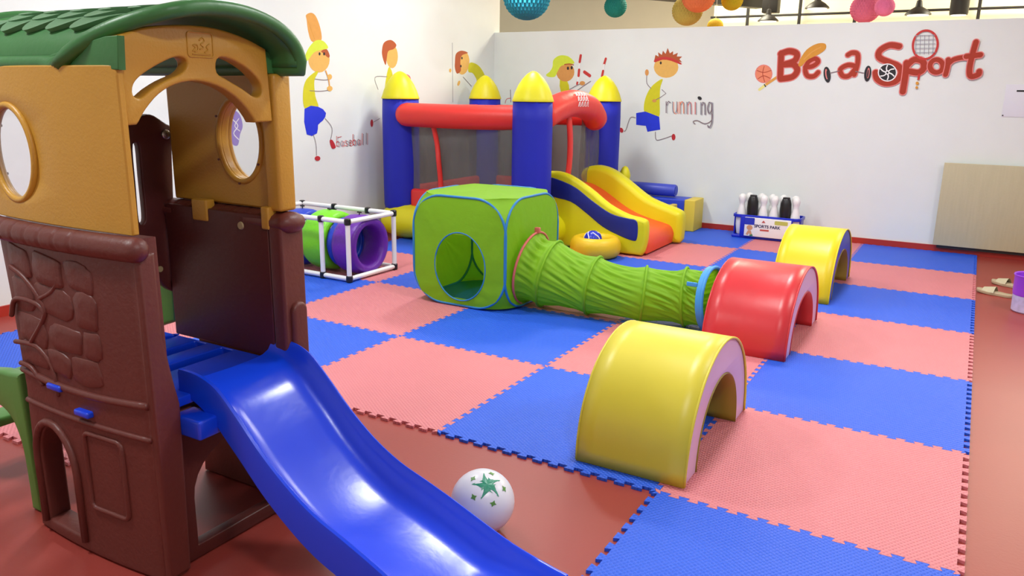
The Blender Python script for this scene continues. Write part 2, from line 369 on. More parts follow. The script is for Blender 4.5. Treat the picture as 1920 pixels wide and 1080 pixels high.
# ------------------------------------------------------------------ crawl tunnel
def tunnel():
    path = cat([(-.672, 2.06, .266), (-.42, 2.065, .228), (-.2, 2.07, .204), (.06, 2.08, .190), (.3, 2.13, .190), (.44, 2.15, .198), (.575, 2.142, .207)], 10)
    rad = cat([(.25,), (.214,), (.192,), (.178,), (.180,), (.186,), (.195,)], 10); t = thing('crawl_tunnel', 'lime green fabric crawl tunnel leading out of the cube tent', 'play tunnel', (-.1, 2.1, 0))
    N = len(path); hoops = [.0, .10, .33, .55, .78, 1.0]
    def env(s):
        for a, b in zip(hoops, hoops[1:]):
            if a <= s <= b: x = (s-a)/(b-a); return 1-.13*math.sin(PI*x)**.8
        return 1
    def ctr(s):
        x = s*(N-1); i = min(N-2, int(x)); f = x-i; return Vector(path[i]).lerp(Vector(path[i+1]), f), rad[i][0]*(1-f)+rad[i+1][0]*f
    def pt(a, s, off=0, tw=0):
        c, r = ctr(s); c0, _ = ctr(max(0, s-.02)); c1, _ = ctr(min(1, s+.02)); T = (c1-c0).normalized()
        T = (T+Vector((0, -.0, 0))).normalized(); n1 = (Vector((0, 0, 1))-T*T.z).normalized(); b1 = T.cross(n1)
        return c+(n1*math.cos(a)+b1*math.sin(a))*(r+off)
    def fn(a, s):
        ang = 2*PI*a; e = env(s); c, r = ctr(s)
        w = (1-e)/.13
        # twisted pleats between the hoops
        ph = 17*ang-58*s+.9*math.sin(3*ang+5*s); fold = .013*w**.7*(abs(math.sin(ph/2))-.6)+.004*w*math.sin(31*ang-70*s)
        p = pt(ang, s, r*(e-1)+fold); p.z = max(p.z, .004); return p
    g = G().grid(fn, 200, 130, cu=True); g.build('tunnel_skin', 'tfab', t, angle=180)
    for h in hoops[1:-1]:
        G().tube([pt(q, h+.016*math.sin(q+.5), .003) for q in [2*PI*k/40 for k in range(40)]], .009, 8, closed=True).build('wire_hoop', 'tfab', t, angle=180)
    G().tube([pt(q, .0, .004) for q in [2*PI*k/40 for k in range(40)]], .009, 8, closed=True).build('end_hoop', 'tpink', t, angle=180)
    G().grid(lambda a, b: pt(2*PI*a, .945+.055*b, .011), 48, 3, cu=True).build('end_band', 'tsky', t, angle=180)
    G().tube([pt(q, 1.0, .004) for q in [2*PI*k/48 for k in range(48)]], .012, 8, closed=True).build('end_hoop', 'tsky', t, angle=180)
    p = pt(0, 0, .01); G().rbox(p+Vector((-.02, -.012, -.01)), p+Vector((.02, .012, .03)), .006).build('tie_tab', 'tpink', t)
    p = pt(.95, .93, .012); G().rbox(p+Vector((-.055, -.006, -.012)), p+Vector((.01, .006, .014)), .003).build('hook_strap', 'tsky', t)
tunnel()

# ------------------------------------------------------------------ bouncy castle
def castle():
    UL, UR, VF, VB = -3.085, -1.60, 3.72, 5.28; r = .18; rn = random.Random(3)
    t = thing('bouncy_castle', 'inflatable bouncy castle with four blue yellow-domed towers and a slide', 'bouncy castle', (-2.3, 4.5, 0))
    def pucker(k, h): return 1+.012*math.sin(k*1.9+h*9)
    for (u, v) in ((UL, VF), (UR, VF), (UR, VB), (UL, VB)):
        g = G().lathe((u, v, 0), [(.165, .26), (.178, .33), (r, .5), (r, 1.2), (r*.985, 1.36)], 36, flute=pucker); tw = g.build('tower', 'cblue', t, angle=180)
        G().lathe((u, v, 1.36), [(r*1.03, 0), (r*1.035, .008), (r*.99, .03), (r*.90, .08), (r*.73, .145), (r*.52, .20), (r*.30, .24), (r*.13, .258), (.005, .263)], 36, flute=lambda k, h: 1+.012*math.sin(k*3)).build('dome', 'cyel', tw, angle=180)
    def puff(path, rad, m, name, n=20, seams=0):
        path = cat(path, 8); N = len(path)
        rr = [rad*(1-.05*abs(math.cos(PI*i/(N-1)*seams))**6) if seams else rad for i in range(N)]
        return G().tube(path, rr, n, 'round').build(name, m, t, angle=180)
    zb = .172
    puff([(UL-.02, VF-.07, zb), (-2.3, VF-.09, zb), (UR-.0, VF-.07, zb)], .17, 'cyel', 'base_tube', seams=5)
    puff([(UR+.03, VF, zb), (UR+.05, 4.5, zb), (UR+.03, VB, zb)], .165, 'cyel', 'base_tube', seams=4)
    puff([(UL-.02, VF, zb), (UL-.03, 4.5, zb), (UL-.02, VB, zb)], .165, 'cyel', 'base_tube', seams=4)
    puff([(UL, VB+.04, zb), (-2.3, VB+.05, zb), (UR, VB+.04, zb)], .165, 'cyel', 'base_tube', seams=4)
    G().rbox((UL, VF, .02), (UR, VB, .34), .04).build('jumping_floor', 'cred', t)
    # low red walls
    G().rbox((UL+.16, VF-.09, .30), (UR-.1, VF-.01, .50), .035).build('low_wall', 'cred', t)
    G().rbox((UL+.1, VB-.03, .30), (UR-.1, VB+.05, .50), .03).build('low_wall', 'cred', t)
    G().rbox((UL-.05, VF+.1, .30), (UL+.04, VB-.1, .50), .03).build('low_wall', 'cred', t)
    # top tubes
    puff([(UL+.17, VF-.12, 1.215), (-2.3, VF-.10, 1.21), (UR-.06, VF+.03, 1.215)], .112, 'cred', 'top_tube', 22)
    puff([(UL+.1, VB, 1.2), (UR-.1, VB, 1.2)], .10, 'cred', 'top_tube', 18)
    puff([(UL, VF+.1, 1.2), (UL, VB-.1, 1.2)], .10, 'cred', 'top_tube', 18)
    ap = [(UR+.06, VF+.10, 1.235), (UR+.08, VF+.30, 1.30), (UR+.09, VF+.62, 1.345), (UR+.10, VF+.95, 1.30), (UR+.10, VF+1.12, 1.20)]
    arc = puff(ap, .125, 'cred', 'entrance_arch', 22)
    # white emblem lettering on the arch: squiggles on a small grid
    g = G(); c = Vector((UR+.09, VF+.60, 1.345))
    def onarch(a, b): # a along arch, b around
        q = .128; return c+Vector((q*math.cos(b), a, q*math.sin(b)-.012*abs(a)*8*abs(a)))
    for row in (-.22, .18, .58):
        for k in range(4):
            a0 = -.085+k*.045
            pts = [(a0*1.3, row+.02), (a0*1.3+.015, row+.30), (a0*1.3+.034, row+.32), (a0*1.3+.028, row+.05), (a0*1.3+.044, row+.03)]
            g.tube([onarch(a, b) for a, b in cat(pts, 4)], .0035, 5)
    g.build('white_emblem', 'white', arc)
    # straps
    w = [(-2.62, VF-.10, 1.12), (-2.60, VF-.07, .95), (-2.575, VF-.08, .78), (-2.57, VF-.06, .6), (-2.56, VF-.07, .44)]
    G().tube(cat(w, 6), .024, 10).build('red_strap', 'cred', t, angle=180)
    w = [(UR+.09, VF+.56, 1.24), (UR+.10, VF+.60, 1.0), (UR+.09, VF+.60, .75), (UR+.07, VF+.53, .45)]
    G().tube(cat(w, 6), .05, 10).warp(lambda p: (UR+.08+(p.x-UR-.08)*.4, p.y, p.z)).build('red_strap', 'cred', t, angle=180)
    w = [(-2.2, VB-.08, 1.15), (-2.2, VB-.1, .8), (-2.2, VB-.08, .45)]
    G().tube(cat(w, 6), .024, 10).build('red_strap', 'cred', t, angle=180)
    # nets
    def net(p0, p1, z0, z1, amp=.012):
        p0, p1 = Vector(p0), Vector(p1); d = (p1-p0); nn = Vector((-d.y, d.x)).normalized()
        def f(a, b):
            q = p0+d*a; o = amp*math.sin(a*26)*math.sin(PI*b)+amp*.6*math.sin(a*9+b*5); return (q.x+nn.x*o, q.y+nn.y*o, z0+(z1-z0)*b)
        G().grid(f, 48, 10).build('net_panel', 'net', t, angle=180)
    net((UL+.15, VF-.05), (UR-.12, VF-.05), .45, 1.15)
    net((UL+.15, VB), (UR-.12, VB), .45, 1.15)
    net((UL, VF+.15), (UL, VB-.15), .45, 1.15)
    net((UR+.03, VF+.95), (UR+.03, VB-.15), .40, 1.25)
    net((UR+.0, VF+.12), (UR+.0, VF+.34), .40, 1.2)
    # ---- slide
    def side(pts, v, thick, name, m, bev, close=True, smooth=4):
        q = [(P(x, y, 1, v).x, P(x, y, 1, v).z) for x, y in pts]; q = cat(q, smooth)
        if close: q = q+[(q[-1][0]-.02, .012), (q[0][0]-.05, .012)]
        return G().shape([q], 'xz', v, v+thick, bev, 4).build(name, m, t, angle=60)
    nw = side([(1020, 322), (1045, 322), (1070, 331), (1105, 355), (1140, 384), (1175, 403), (1203, 411), (1212, 420), (1211, 450), (1205, 474)], 4.06, .10, 'slide_side', 'cyel', .036)
    bl = [(1028, 334), (1050, 338), (1080, 352), (1110, 376), (1145, 400), (1175, 409), (1192, 413), (1196, 425), (1194, 448), (1186, 451), (1160, 441), (1130, 425), (1100, 400), (1070, 378), (1028, 364)]
    q = [(P(x, y, 1, 4.06).x, P(x, y, 1, 4.06).z) for x, y in bl]
    G().shape([cat(q, 4, True)], 'xz', 4.052, 4.09, .006).build('side_inset', 'cnavy', nw, angle=60)
    side([(1093, 352), (1086, 330), (1095, 315), (1118, 311), (1145, 320), (1175, 342), (1210, 370), (1242, 385), (1265, 394), (1276, 403), (1277, 425), (1274, 452)], 4.84, .19, 'slide_side', 'cyel', .06)
    bed = [(-1.66, .56), (-1.5, .54), (-1.38, .49), (-1.276, .43), (-1.119, .335), (-.98, .275), (-.84, .235), (-.70, .205), (-.635, .18), (-.60, .11), (-.615, .02)]
    b = cat(bed, 4)+[(-1.66, .02)]
    G().shape([b], 'xz', 4.135, 4.87, .02).build('slide_bed', 'corange', t, angle=50)
    # toddler splash ring
    G().tube([(-1.0+.17*math.cos(a), 3.86+.17*math.sin(a), .125) for a in [2*PI*k/40 for k in range(40)]], .062, 14, closed=True).warp(lambda p: (p.x, p.y, .004+(p.z-.063)*1.5)).build('ball_ring', 'camber', t, angle=180)
    G().lathe((-1.0, 3.86, 0), [(.17, .03), (.17, .05)], 32).build('ring_floor', 'camber', t)
    # yellow retaining knob behind far tower
    G().lathe((-1.38, 5.42, .60), [(.01, -.10), (.05, -.08), (.062, -.02), (.05, .03), (.03, .07), (.005, .085)], 14).build('blower_sleeve', 'cyel', t)
castle()
# ball lying in the ring
def ball():
    c = Vector((-1.0, 3.80, .165)); r = .082; t = thing('toy_ball', 'shiny blue toy ball with white swirls resting in the yellow inflatable ring', 'ball', c)
    G().lathe(c, [(max(.002, r*math.sin(PI*i/16)), -r*math.cos(PI*i/16)) for i in range(17)], 28).build('ball_skin', 'ballb', t, angle=180)
    for a0 in range(5):
        pts = []
        for i in range(17):
            th = .5+1.7*i/16; ph = a0*2*PI/5+.9*math.sin(i/16*PI); pts.append(c+Vector((math.sin(th)*math.cos(ph), math.sin(th)*math.sin(ph), math.cos(th)))*r)
        G().tube(pts, .005, 6).build('swirl', 'white', t, angle=180)
ball()

# ------------------------------------------------------------------ soft blocks beside the slide
def blocks():
    t = thing('foam_block', 'small blue foam block with yellow sides behind the inflatable slide', 'foam block', (-1.02, 5.55, 0))
    G().rbox((-1.16, 5.36, .0), (-.90, 5.62, .29), .012).build('core', 'blueblock', t); G().rbox((-.90, 5.35, 0), (-.84, 5.63, .295), .01).build('side_panel', 'yelblock', t)
    t = thing('foam_block', 'taller blue foam block with yellow end against the back wall', 'foam block', (-.9, 5.83, 0))
    G().rbox((-1.25, 5.68, 0), (-.78, 5.98, .335), .012).build('core', 'blueblock', t); G().rbox((-.78, 5.67, 0), (-.66, 5.985, .34), .01).build('side_panel', 'yelblock', t)
    t = thing('foam_roller', 'blue foam roller lying on top of the foam blocks', 'foam roller', (-1.1, 5.8, .34))
    a, b = Vector((-1.70, 5.84, .412)), Vector((-.93, 5.82, .412))
    G().tube([a, a.lerp(b, .02), a.lerp(b, .98), b], [.060, .067, .067, .060], 28).build('roller_body', 'bfoam', t)
    G().tube([b, b+(b-a).normalized()*.004], .045, 20).build('end_cap', 'blueblock', t)
blocks()

# ------------------------------------------------------------------ crawl-ring rack
def rack():
    t = thing('crawl_ring_rack', 'white tube frame holding purple, blue and green crawl rings', 'crawl rings', (-2.6, 2.15, 0))
    v0, v1, h = 1.87, 2.42, .49; us = [-2.16, -2.43, -2.80, -3.17]; r = .019
    def pipe(a, b): G().tube([Vector(a), Vector(b)], r, 12).build('pipe', 'white', t)
    def joint(p): 
        p = Vector(p); G().tube([p-Vector((0, 0, .026)), p-Vector((0, 0, .02)), p+Vector((0, 0, .02)), p+Vector((0, 0, .026))], [.018, .026, .026, .018], 12).build('connector', 'black', t)
    zt, z0 = h-.02, .028
    for i, u in enumerate(us):
        for v in (v0, v1):
            pipe((u, v, z0+.02), (u, v, zt-.02)); joint((u, v, z0)); joint((u, v, zt))
            if i < len(us)-1:
                for z in (z0, zt): pipe((u-.02, v, z), (us[i+1]+.02, v, z))
        if i in (0, 3):
            for z in (z0, zt): pipe((u, v0+.02, z), (u, v1-.02, z))
    def ring(u, m, R=.228, rr=.055, w=.11, zc=.245):
        prof = []
        for k in range(16):
            a = 2*PI*k/16; ca, sa = math.cos(a), math.sin(a)
            prof.append((R-rr+rr*math.copysign(abs(ca)**.7, ca), w*math.copysign(abs(sa)**.7, sa)))
        vs = []; n = 64
        for (q, x) in prof:
            for k in range(n):
                a = 2*PI*k/n; qq = q+(.002*math.sin(x*260) if q > R-.03 else 0); vs.append((u+x, 2.15+qq*math.cos(a), zc+qq*math.sin(a)))
        m_ = len(prof); fs = [(i*n+k, i*n+(k+1) % n, ((i+1) % m_)*n+(k+1) % n, ((i+1) % m_)*n+k) for i in range(m_) for k in range(n)]
        G().add(vs, fs).build('ring', m, t, angle=180)
    ring(-2.285, 'purple', .236, .043, .115); ring(-2.435, 'rblue', .20, .025, .03); ring(-2.60, 'lime', .242, .045, .125, .25); ring(-2.90, 'rblue', .233, .04)
    for u in (-2.285, -2.60, -2.90):
        G().tube([(u, 2.15, .46), (u, 2.15, .50)], .005, 6).tube([(u-.02, 2.15, .50), (u+.02, 2.15, .50)], .006, 6).build('clip', 'black', t)
rack()

# ------------------------------------------------------------------ bowling set
def bowling():
    x0, x1, y0, y1 = -.235, .44, 5.62, 5.90
    t = thing('bowling_set_carrier', 'blue and white plastic carrier of toy bowling pins by the back wall', 'toy carrier', ((x0+x1)/2, 5.76, 0))
    g = G(); g.rbox((x0, y0, .0), (x1, y1, .03), .01); g.build('base_tray', 'ballb', t)
    g = G(); hole = [rrect(x0, y0, x1, y1, .06)]
    g.shape([rrect(x0-.005, y0-.005, x1+.005, y1+.005, .06), rrect(x0+.012, y0+.012, x1-.012, y1-.012, .05)], 'xy', .215, .245, .004).build('rim', 'ballb', t)
    for x in (x0+.115, x1-.10, x0+.33):
        G().rbox((x-.03, y0-.008, .02), (x+.03, y0+.006, .23), .004).build('strut', 'ballb', t)
    for x in (x0+.01, x1-.01):
        G().rbox((x-.006, y0+.06, .02), (x+.006, y1-.06, .23), .003).build('strut', 'ballb', t)
    lb = G().rbox((-.10, y0-.028, .03), (.36, y0-.010, .225), .004).build('label_card', 'white', t)
    # print on the card
    mk = lambda n, c: mat(n, c, .6)
    yy = y0-.0285
    G().shape([rrect(-.10, .15, .0, .222, .006)], 'xz', yy-.0012, yy).build('printed_panel', mk('print_blue', (30, 50, 180)), lb)
    G().shape([ell(-.045, .12, .03, .026)], 'xz', yy-.002, yy-.0008).shape([[(-.06, .09), (-.03, .09), (-.015, .045), (-.035, .04), (-.045, .065), (-.06, .04), (-.078, .05)]], 'xz', yy-.002, yy-.0008).build('printed_child', mk('print_skin', (206, 150, 110)), lb)
    G().shape([[(-.045, .04), (-.015, .055), (-.005, .038), (-.03, .032)]], 'xz', yy-.0022, yy-.001).build('printed_shoe', mk('print_green2', (30, 120, 80)), lb)
    G().shape([rrect(.06, .095, .15, .112, .003)], 'xz', yy-.0012, yy).shape([[(.07, .18), (.11, .18), (.09, .205)]], 'xz', yy-.0012, yy).build('printed_stripe', mk('print_red', (190, 80, 70)), lb)
    G().shape([rrect(.20, .17, .33, .21, .01)], 'xz', yy-.0012, yy).build('printed_panel', mk('print_olive', (190, 190, 90)), lb)
    cu = bpy.data.curves.new('x', 'FONT'); cu.body = 'SPORTS PARK'; cu.size = .042; cu.extrude = .0006; cu.offset = .0012
    o = bpy.data.objects.new('x', cu); me = bpy.data.meshes.new_from_object(o)
    g = G(); g.add([(0.0+v.co.x, yy-.001-v.co.z, .128+v.co.y) for v in me.vertices], [list(p.vertices) for p in me.polygons]); g.build('printed_words', mk('print_navy', (40, 40, 90)), lb, smooth=False)
    bpy.data.objects.remove(o)
    # pins
    prof = [(.030, 0), (.036, .01), (.050, .10), (.052, .16), (.045, .23), (.030, .295), (.026, .315), (.034, .345), (.040, .375), (.034, .405), (.016, .42), (.003, .423)]
    bprof = [(.03, .0), (.045, .03), (.050, .1), (.046, .15), (.053, .2), (.058, .28), (.054, .35), (.043, .39), (.035, .405), (.03, .41), (.003, .411)]
    fx = [-.18, -.06, .06, .185, .30, .39]
    W_ = []
    front = [(-.165, 'w'), (-.055, 'k'), (.055, 'w'), (.165, 'w'), (.275, 'k'), (.375, 'w')]
    rear = [(-.13, 'w'), (-.0, 'w'), (.11, 'w'), (.22, 'w'), (.34, 'w')]
    pos = {}
    proto = {}
    def pin(kind, x, y, label):
        if kind in proto: o = copy_tree(proto[kind])
        else:
            o = thing('bowling_pin', 'x', 'bowling pin', (0, 0, 0))
            if kind == 'w':
                G().lathe((0, 0, 0), prof, 20).build('pin_body', 'white', o, angle=180)
                G().lathe((0, 0, 0), [(.0275, .296), (.0285, .298), (.0275, .306), (.027, .308)], 20).build('neck_band', M['base'], o)
            else:
                G().lathe((0, 0, 0), bprof, 20).build('pin_body', 'black', o, angle=180)
                G().lathe((0, 0, 0), [(.036, .403), (.036, .413), (.03, .416), (.003, .417)], 20).build('cap', 'black', o)
            proto[kind] = o
        o.location = (x, y, .0305); WO[o.name] = Vector(o.location); tag(o, label, 'bowling pin', 'toy bowling pins in the carrier')
    names = ['at the end nearest the slide', 'beside the first black one', 'just past the first black one', 'in the middle of the front row', 'beside the bright yellow arch', 'at the end nearest the wood panel']
    ki = 0; wi = 0
    wl = ['white toy bowling pin in the front row, outermost towards the inflatable slide', 'white toy bowling pin in the front row, next past the first black pin', 'white toy bowling pin in the middle of the front row', 'white toy bowling pin in the front row, outermost towards the wood panel']
    kl = ['black oval toy pin nearer the inflatable slide', 'black oval toy pin nearer the wood panel']
    rl = ['white toy bowling pin in the rear row, outermost towards the inflatable slide', 'white toy bowling pin in the rear row, second from the slide end', 'white toy bowling pin in the middle of the rear row', 'white toy bowling pin in the rear row, fourth from the slide end', 'white toy bowling pin in the rear row, outermost towards the wood panel']
    for x, k in front:
        if k == 'k': pin(k, x, 5.69, kl[ki]); ki += 1
        else: pin(k, x, 5.69, wl[wi]); wi += 1
    for (x, k), l in zip(rear, rl): pin(k, x, 5.83, l)
bowling()

# ------------------------------------------------------------------ wood panel, sign, slippers, tub
g = G().rbox((1.626, 5.94, .068), (2.9, 5.962, .855), .003); tp = thing('wood_panel', 'pale wood-grain board leaning upright on the back wall', 'board', (2.26, 5.95, .06))
g.build('board', 'wood', tp)
G().box((1.66, 5.962, .04), (2.88, 6.0, .07)).build('support_batten', 'dark', tp)
nt = M['wood'].node_tree; nn = [x for x in nt.nodes if x.type == 'TEX_NOISE'][0]; mp = nt.nodes.new('ShaderNodeMapping'); mp.inputs['Scale'].default_value = (6, 6, .5)
tcn = [x for x in nt.nodes if x.type == 'TEX_COORD'][0]; nt.links.new(tcn.outputs['Object'], mp.inputs[0]); nt.links.new(mp.outputs[0], nn.inputs[0])
a, b = P(1887, 158, 1, YB), P(1883, 219, 1, YB)
sg = thing('wall_notice', 'pale blue-grey paper notice on the back wall above the wood panel', 'notice', (a.x+.15, YB, a.z-.15))
G().rbox((a.x, YB-.004, b.z), (a.x+.42, YB-.001, a.z), .001).build('paper_sheet', 'paper', sg)
G().rbox((P(1906, 172, 1, YB).x+.0, YB-.006, a.z-.065), (P(1906, 172, 1, YB).x+.1, YB-.004, a.z-.05), .001).build('printed_line', 'black', sg)
for x in (a.x+.01, a.x+.4): G().lathe((x, YB-.006, b.z+.012), [(.006, -.002), (.006, .002)], 10, axis=1).build('pin', 'dark', sg)
def slipper(px, py, ang, label):
    c = P(px, py, 2, ZF); c.z = ZF; t = thing('slipper', label, 'slipper', c, 'beige slippers on the red floor')
    ol = cat([(-.125, 0), (-.10, .036), (-.03, .034), (.05, .045), (.11, .038), (.135, 0), (.11, -.036), (.04, -.042), (-.03, -.030), (-.10, -.034)], 4, True)
    R_ = Matrix.Rotation(ang, 3, 'Z')
    f = lambda p: c+R_@Vector((p.x, p.y, p.z+.012*(p.x/.13)**2 if p.x > 0 else p.z))
    G().shape([ol], 'xy', 0, .022, .004).warp(f).build('sole', 'beige', t)
    G().grid(lambda a, b: (.0+.085*b, -.044+.088*a, .02+.045*math.sin(PI*a)*(1-.35*b)), 14, 6).warp(lambda p: c+R_@p).build('strap', 'wood', t, angle=180)
slipper(1866, 553, 2.75, 'beige slipper with a pale strap, nearer the edge of the mats')
slipper(1890, 537, 2.55, 'beige slipper lying behind its pair beside the purple tub')
c = P(1930, 585, 2, ZF); c.z = ZF
t = thing('purple_tub', 'purple and lilac plastic tub standing on the red floor beside the slippers', 'tub', c)
G().lathe(c, [(.105, 0), (.115, .01), (.118, .12)], 32).build('lower_cup', 'lilac', t)
G().lathe(c, [(.118, .121), (.122, .14), (.124, .25), (.130, .262), (.128, .268), (.118, .262), (.112, .135)], 32).build('upper_cup', 'purp2', t)
# star ball on the red floor near slide
def starball():
    r = .108; c = P(905, 940, 2, ZF+r); t = thing('play_ball', 'pearly white ball with green star print on the red floor beside the blue slide', 'ball', (c.x, c.y, ZF))
    c = Vector((c.x, c.y, ZF+r+.001))
    G().lathe(c, [(max(.002, r*math.sin(PI*i/20)), -r*math.cos(PI*i/20)) for i in range(21)], 36).build('ball_skin', 'pearl', t, angle=180)
    d = (EYE-c).normalized(); up = Vector((0, 0, 1)); d = (Vector((.5, -.45, .95))).normalized(); x_ = d.cross(up).normalized(); y_ = x_.cross(d)
    def blot(cx, cy, R, k, rot, name, m, inner=.42):
        pts = []
        for i in range(2*k):
            a = rot+PI*i/k; q = R if i % 2 == 0 else R*inner; pts.append((cx+q*math.cos(a), cy+q*math.sin(a)))
        vs = [(cx, cy)]+pts+[(cx+(p[0]-cx)*.5, cy+(p[1]-cy)*.5) for p in pts]; w = [c+(d+x_*p[0]+y_*p[1]).normalized()*(r+.0012) for p in vs]; n = len(pts)
        G().add(w, [(1+i, 1+(i+1) % n, 1+n+(i+1) % n, 1+n+i) for i in range(n)]+[(0, 1+n+i, 1+n+(i+1) % n) for i in range(n)]).build(name, m, t, smooth=False)
    blot(0, .05, .55, 5, PI/2, 'green_star', 'bgreen', .4)
    for a in range(5): blot(.62*math.cos(PI/2+a*2*PI/5+.5), .62*math.sin(PI/2+a*2*PI/5+.5), .14, 4, a, 'leaf_print', 'lgreen', .5)
starball()

# ------------------------------------------------------------------ playhouse with slide
def house():
    UF, UBk, VL, VR = -.06, -.76, -1.298, -.70       # front, back, outer side faces
    t = thing('playhouse', 'plastic playhouse climber with green shingled roof, tan walls and brown stone base', 'playhouse', (-.42, -.97, ZF))
    um, hu = (UF+UBk)/2, (UF-UBk)/2; UBR = -.62
    def bulge(sgn, amt=None):
        k = amt or (.022 if sgn < 0 else .008)
        return lambda p: (p.x, p.y+sgn*k*max(0, 1-((p.x-um)/hu)**2), p.z)
    # --- tan side walls with an oval porthole
    def tanwall(v_out, sgn, hc, UBk, z0=1.05, z1=1.492, th=.05):
        ru, rz = (.108 if sgn < 0 else .096), .128
        rect = []
        n = 16
        rect += [(UF-(UF-UBk)*k/n, z0) for k in range(n)]+[(UBk, z0+(z1-z0)*k/n) for k in range(n)]+[(UBk+(UF-UBk)*k/n, z1) for k in range(n)]+[(UF, z1-(z1-z0)*k/n) for k in range(n)]
        inner = []
        for (x, z) in rect:
            a = math.atan2((z-hc[1])/.22, (x-hc[0])/.3); inner.append((hc[0]+ru*math.cos(a), hc[1]+rz*math.sin(a)))
        N = len(rect); m = 8; vs = []
        for (v, s_) in ((v_out, 1), (v_out-sgn*th, -1)):
            for j in range(m+1):
                f = j/m
                lipd = .012*max(0, 1-abs(f-.0)/.25) if s_ > 0 else 0
                for (x, z), (a, b) in zip(rect, inner):
                    vs.append((a+(x-a)*f, v+sgn*(.0-lipd if s_ > 0 else 0), b+(z-b)*f))
        fs = []
        L = (m+1)*N
        for s_ in (0, L):
            for j in range(m):
                for i in range(N): fs.append((s_+j*N+i, s_+j*N+(i+1) % N, s_+(j+1)*N+(i+1) % N, s_+(j+1)*N+i))
        for i in range(N):
            fs.append((i, (i+1) % N, L+(i+1) % N, L+i)); k = m*N; fs.append((k+i, k+(i+1) % N, L+k+(i+1) % N, L+k+i))
        w = G().add(vs, fs).warp(bulge(sgn)).build('side_wall', 'tan', t, angle=50)
        md = w.modifiers.new('b', 'BEVEL'); md.width = .008; md.segments = 2; md.limit_method = 'ANGLE'
        for s_, dv in ((1, -.006), (-1, -th+.002)):
            G().tube([(hc[0]+(ru+.010)*math.cos(a), v_out+sgn*dv, hc[1]+(rz+.010)*math.sin(a)) for a in [2*PI*k/48 for k in range(48)]], .010, 8, closed=True).warp(bulge(sgn)).build('porthole_ring', 'tan', w, angle=180)
        vs = [(hc[0], v_out-sgn*th*.55, hc[1])]+[(hc[0]+(ru+.004)*math.cos(a), v_out-sgn*th*.5, hc[1]+(rz+.004)*math.sin(a)) for a in [2*PI*k/40 for k in range(40)]]
        G().add([Vector(bulge(sgn)(Vector(p))) for p in vs], [(0, 1+k, 1+(k+1) % 40) for k in range(40)]).build('porthole_pane', 'clear', w, angle=180)
        for k in range(6):
            a = .5+2*PI*k/6; p = Vector(bulge(sgn)(Vector((hc[0]+(ru+.016)*math.cos(a), v_out-sgn*(th+.011), hc[1]+(rz+.016)*math.sin(a)))))
            G().lathe(p, [(.004, -.002), (.004, .002)], 8, axis=1).build('screw', 'brown', w)
        return w
    tanwall(VL, -1, (-.575, 1.245), UBk, th=.020); rw = tanwall(VR, 1, (-.262, 1.272), UBR)
    # corner posts of the tan walls at the front (thick return edges)
    G().rbox((UF-.06, VR-.075, 1.05), (UF+.004, VR-.001, 1.485), .012).build('corner_post', 'tan', t)
    for px in (375, 497):
        p = P(px, 385, 1, VR-.085); ww = .038 if px < 400 else .018; G().rbox((p.x-ww, VR-.092, .99), (p.x+ww, VR-.052, 1.065), .006).build('wall_tab', 'tan', t)
    # --- front gable with two slots
    UG = UF-.004
    gp = lambda L: [(P(x, y, 0, UG).y, P(x, y, 0, UG).z) for x, y in L]
    top = cat(gp([(218, 70), (262, 53), (310, 47), (360, 47), (410, 54), (460, 71), (499, 92)]), 4)
    bot = gp([(512, 228), (480, 230)])+cat(gp([(476, 222), (462, 202), (440, 180), (410, 162), (370, 152), (332, 158), (300, 176), (275, 205), (262, 228)]), 3)+gp([(258, 234), (238, 236)])
    s1 = cat(gp([(252, 158), (268, 140), (300, 120), (330, 107), (348, 110), (352, 124), (340, 138), (310, 152), (285, 168), (265, 184), (251, 178)]), 3, True)
    s2 = cat(gp([(408, 112), (425, 108), (455, 122), (480, 143), (491, 162), (490, 178), (477, 181), (455, 166), (425, 148), (408, 136)]), 3, True)
    gb = G().shape([top+bot, s1, s2], 'yz', UG-.05, UG, .007, 2).build('front_gable', 'tan', t, angle=40)
    # moulded square emblem plaque
    q = gp([(350, 59), (397, 62), (400, 106), (353, 106)])
    G().tube([(UG+.001, y, z) for y, z in rrect(q[3][0], q[3][1], q[1][0], q[0][1], .008, 4)], .002, 6, closed=True).build('plaque_rim', 'tan', gb, angle=180)
    cx, cz = (q[0][0]+q[1][0])/2, (q[0][1]+q[3][1])/2; g = G()
    for L in ([(-.028, -.018), (-.018, -.008), (-.026, -.002), (-.012, .0), (-.01, -.014), (-.022, -.02)], [(-.004, .012), (.008, .02), (.014, .01), (.0, .002), (.01, -.006), (-.004, -.012)], [(.012, -.02), (.024, -.014), (.02, -.004), (.03, .004)], [(-.03, -.026), (.03, -.026)]):
        g.tube([(UG+.001, cx+a, cz+b) for a, b in cat(L, 4)], .0018, 5)
    g.build('plaque_relief', 'tan', gb, angle=180)
    # --- roof
    vc, zc, a_, b_ = -1.016, 1.506, .280, .146
    UR0, UR1 = UF+.075, UBk-.08
    def ed(b): return max(0, (abs(b-.5)-.5+.085)/.085)  # 1 at the front/back lip
    def rp(s, b, off=0):
        """s 0..1 over the arch from the near eave, b 0..1 front to back"""
        f = ed(b); fl = .010*f*f; th = PI*(1-s)
        v = vc-math.cos(PI*s)*(a_+fl+off); z = zc+math.sin(PI*s)**.85*(b_+fl*.9+off)
        if s < .08 or s > .92: pass
        dip = .012*f
        u0 = UR0-.30*max(0, (.34-s)/.34)**1.3
        return Vector((u0+(UR1-u0)*b, v, z))
    g = G().grid(lambda a, b: rp(a, b), 40, 26)
    rf = g.build('roof', 'green', t, angle=180); md = rf.modifiers.new('s', 'SOLIDIFY'); md.thickness = .022; md.offset = -1
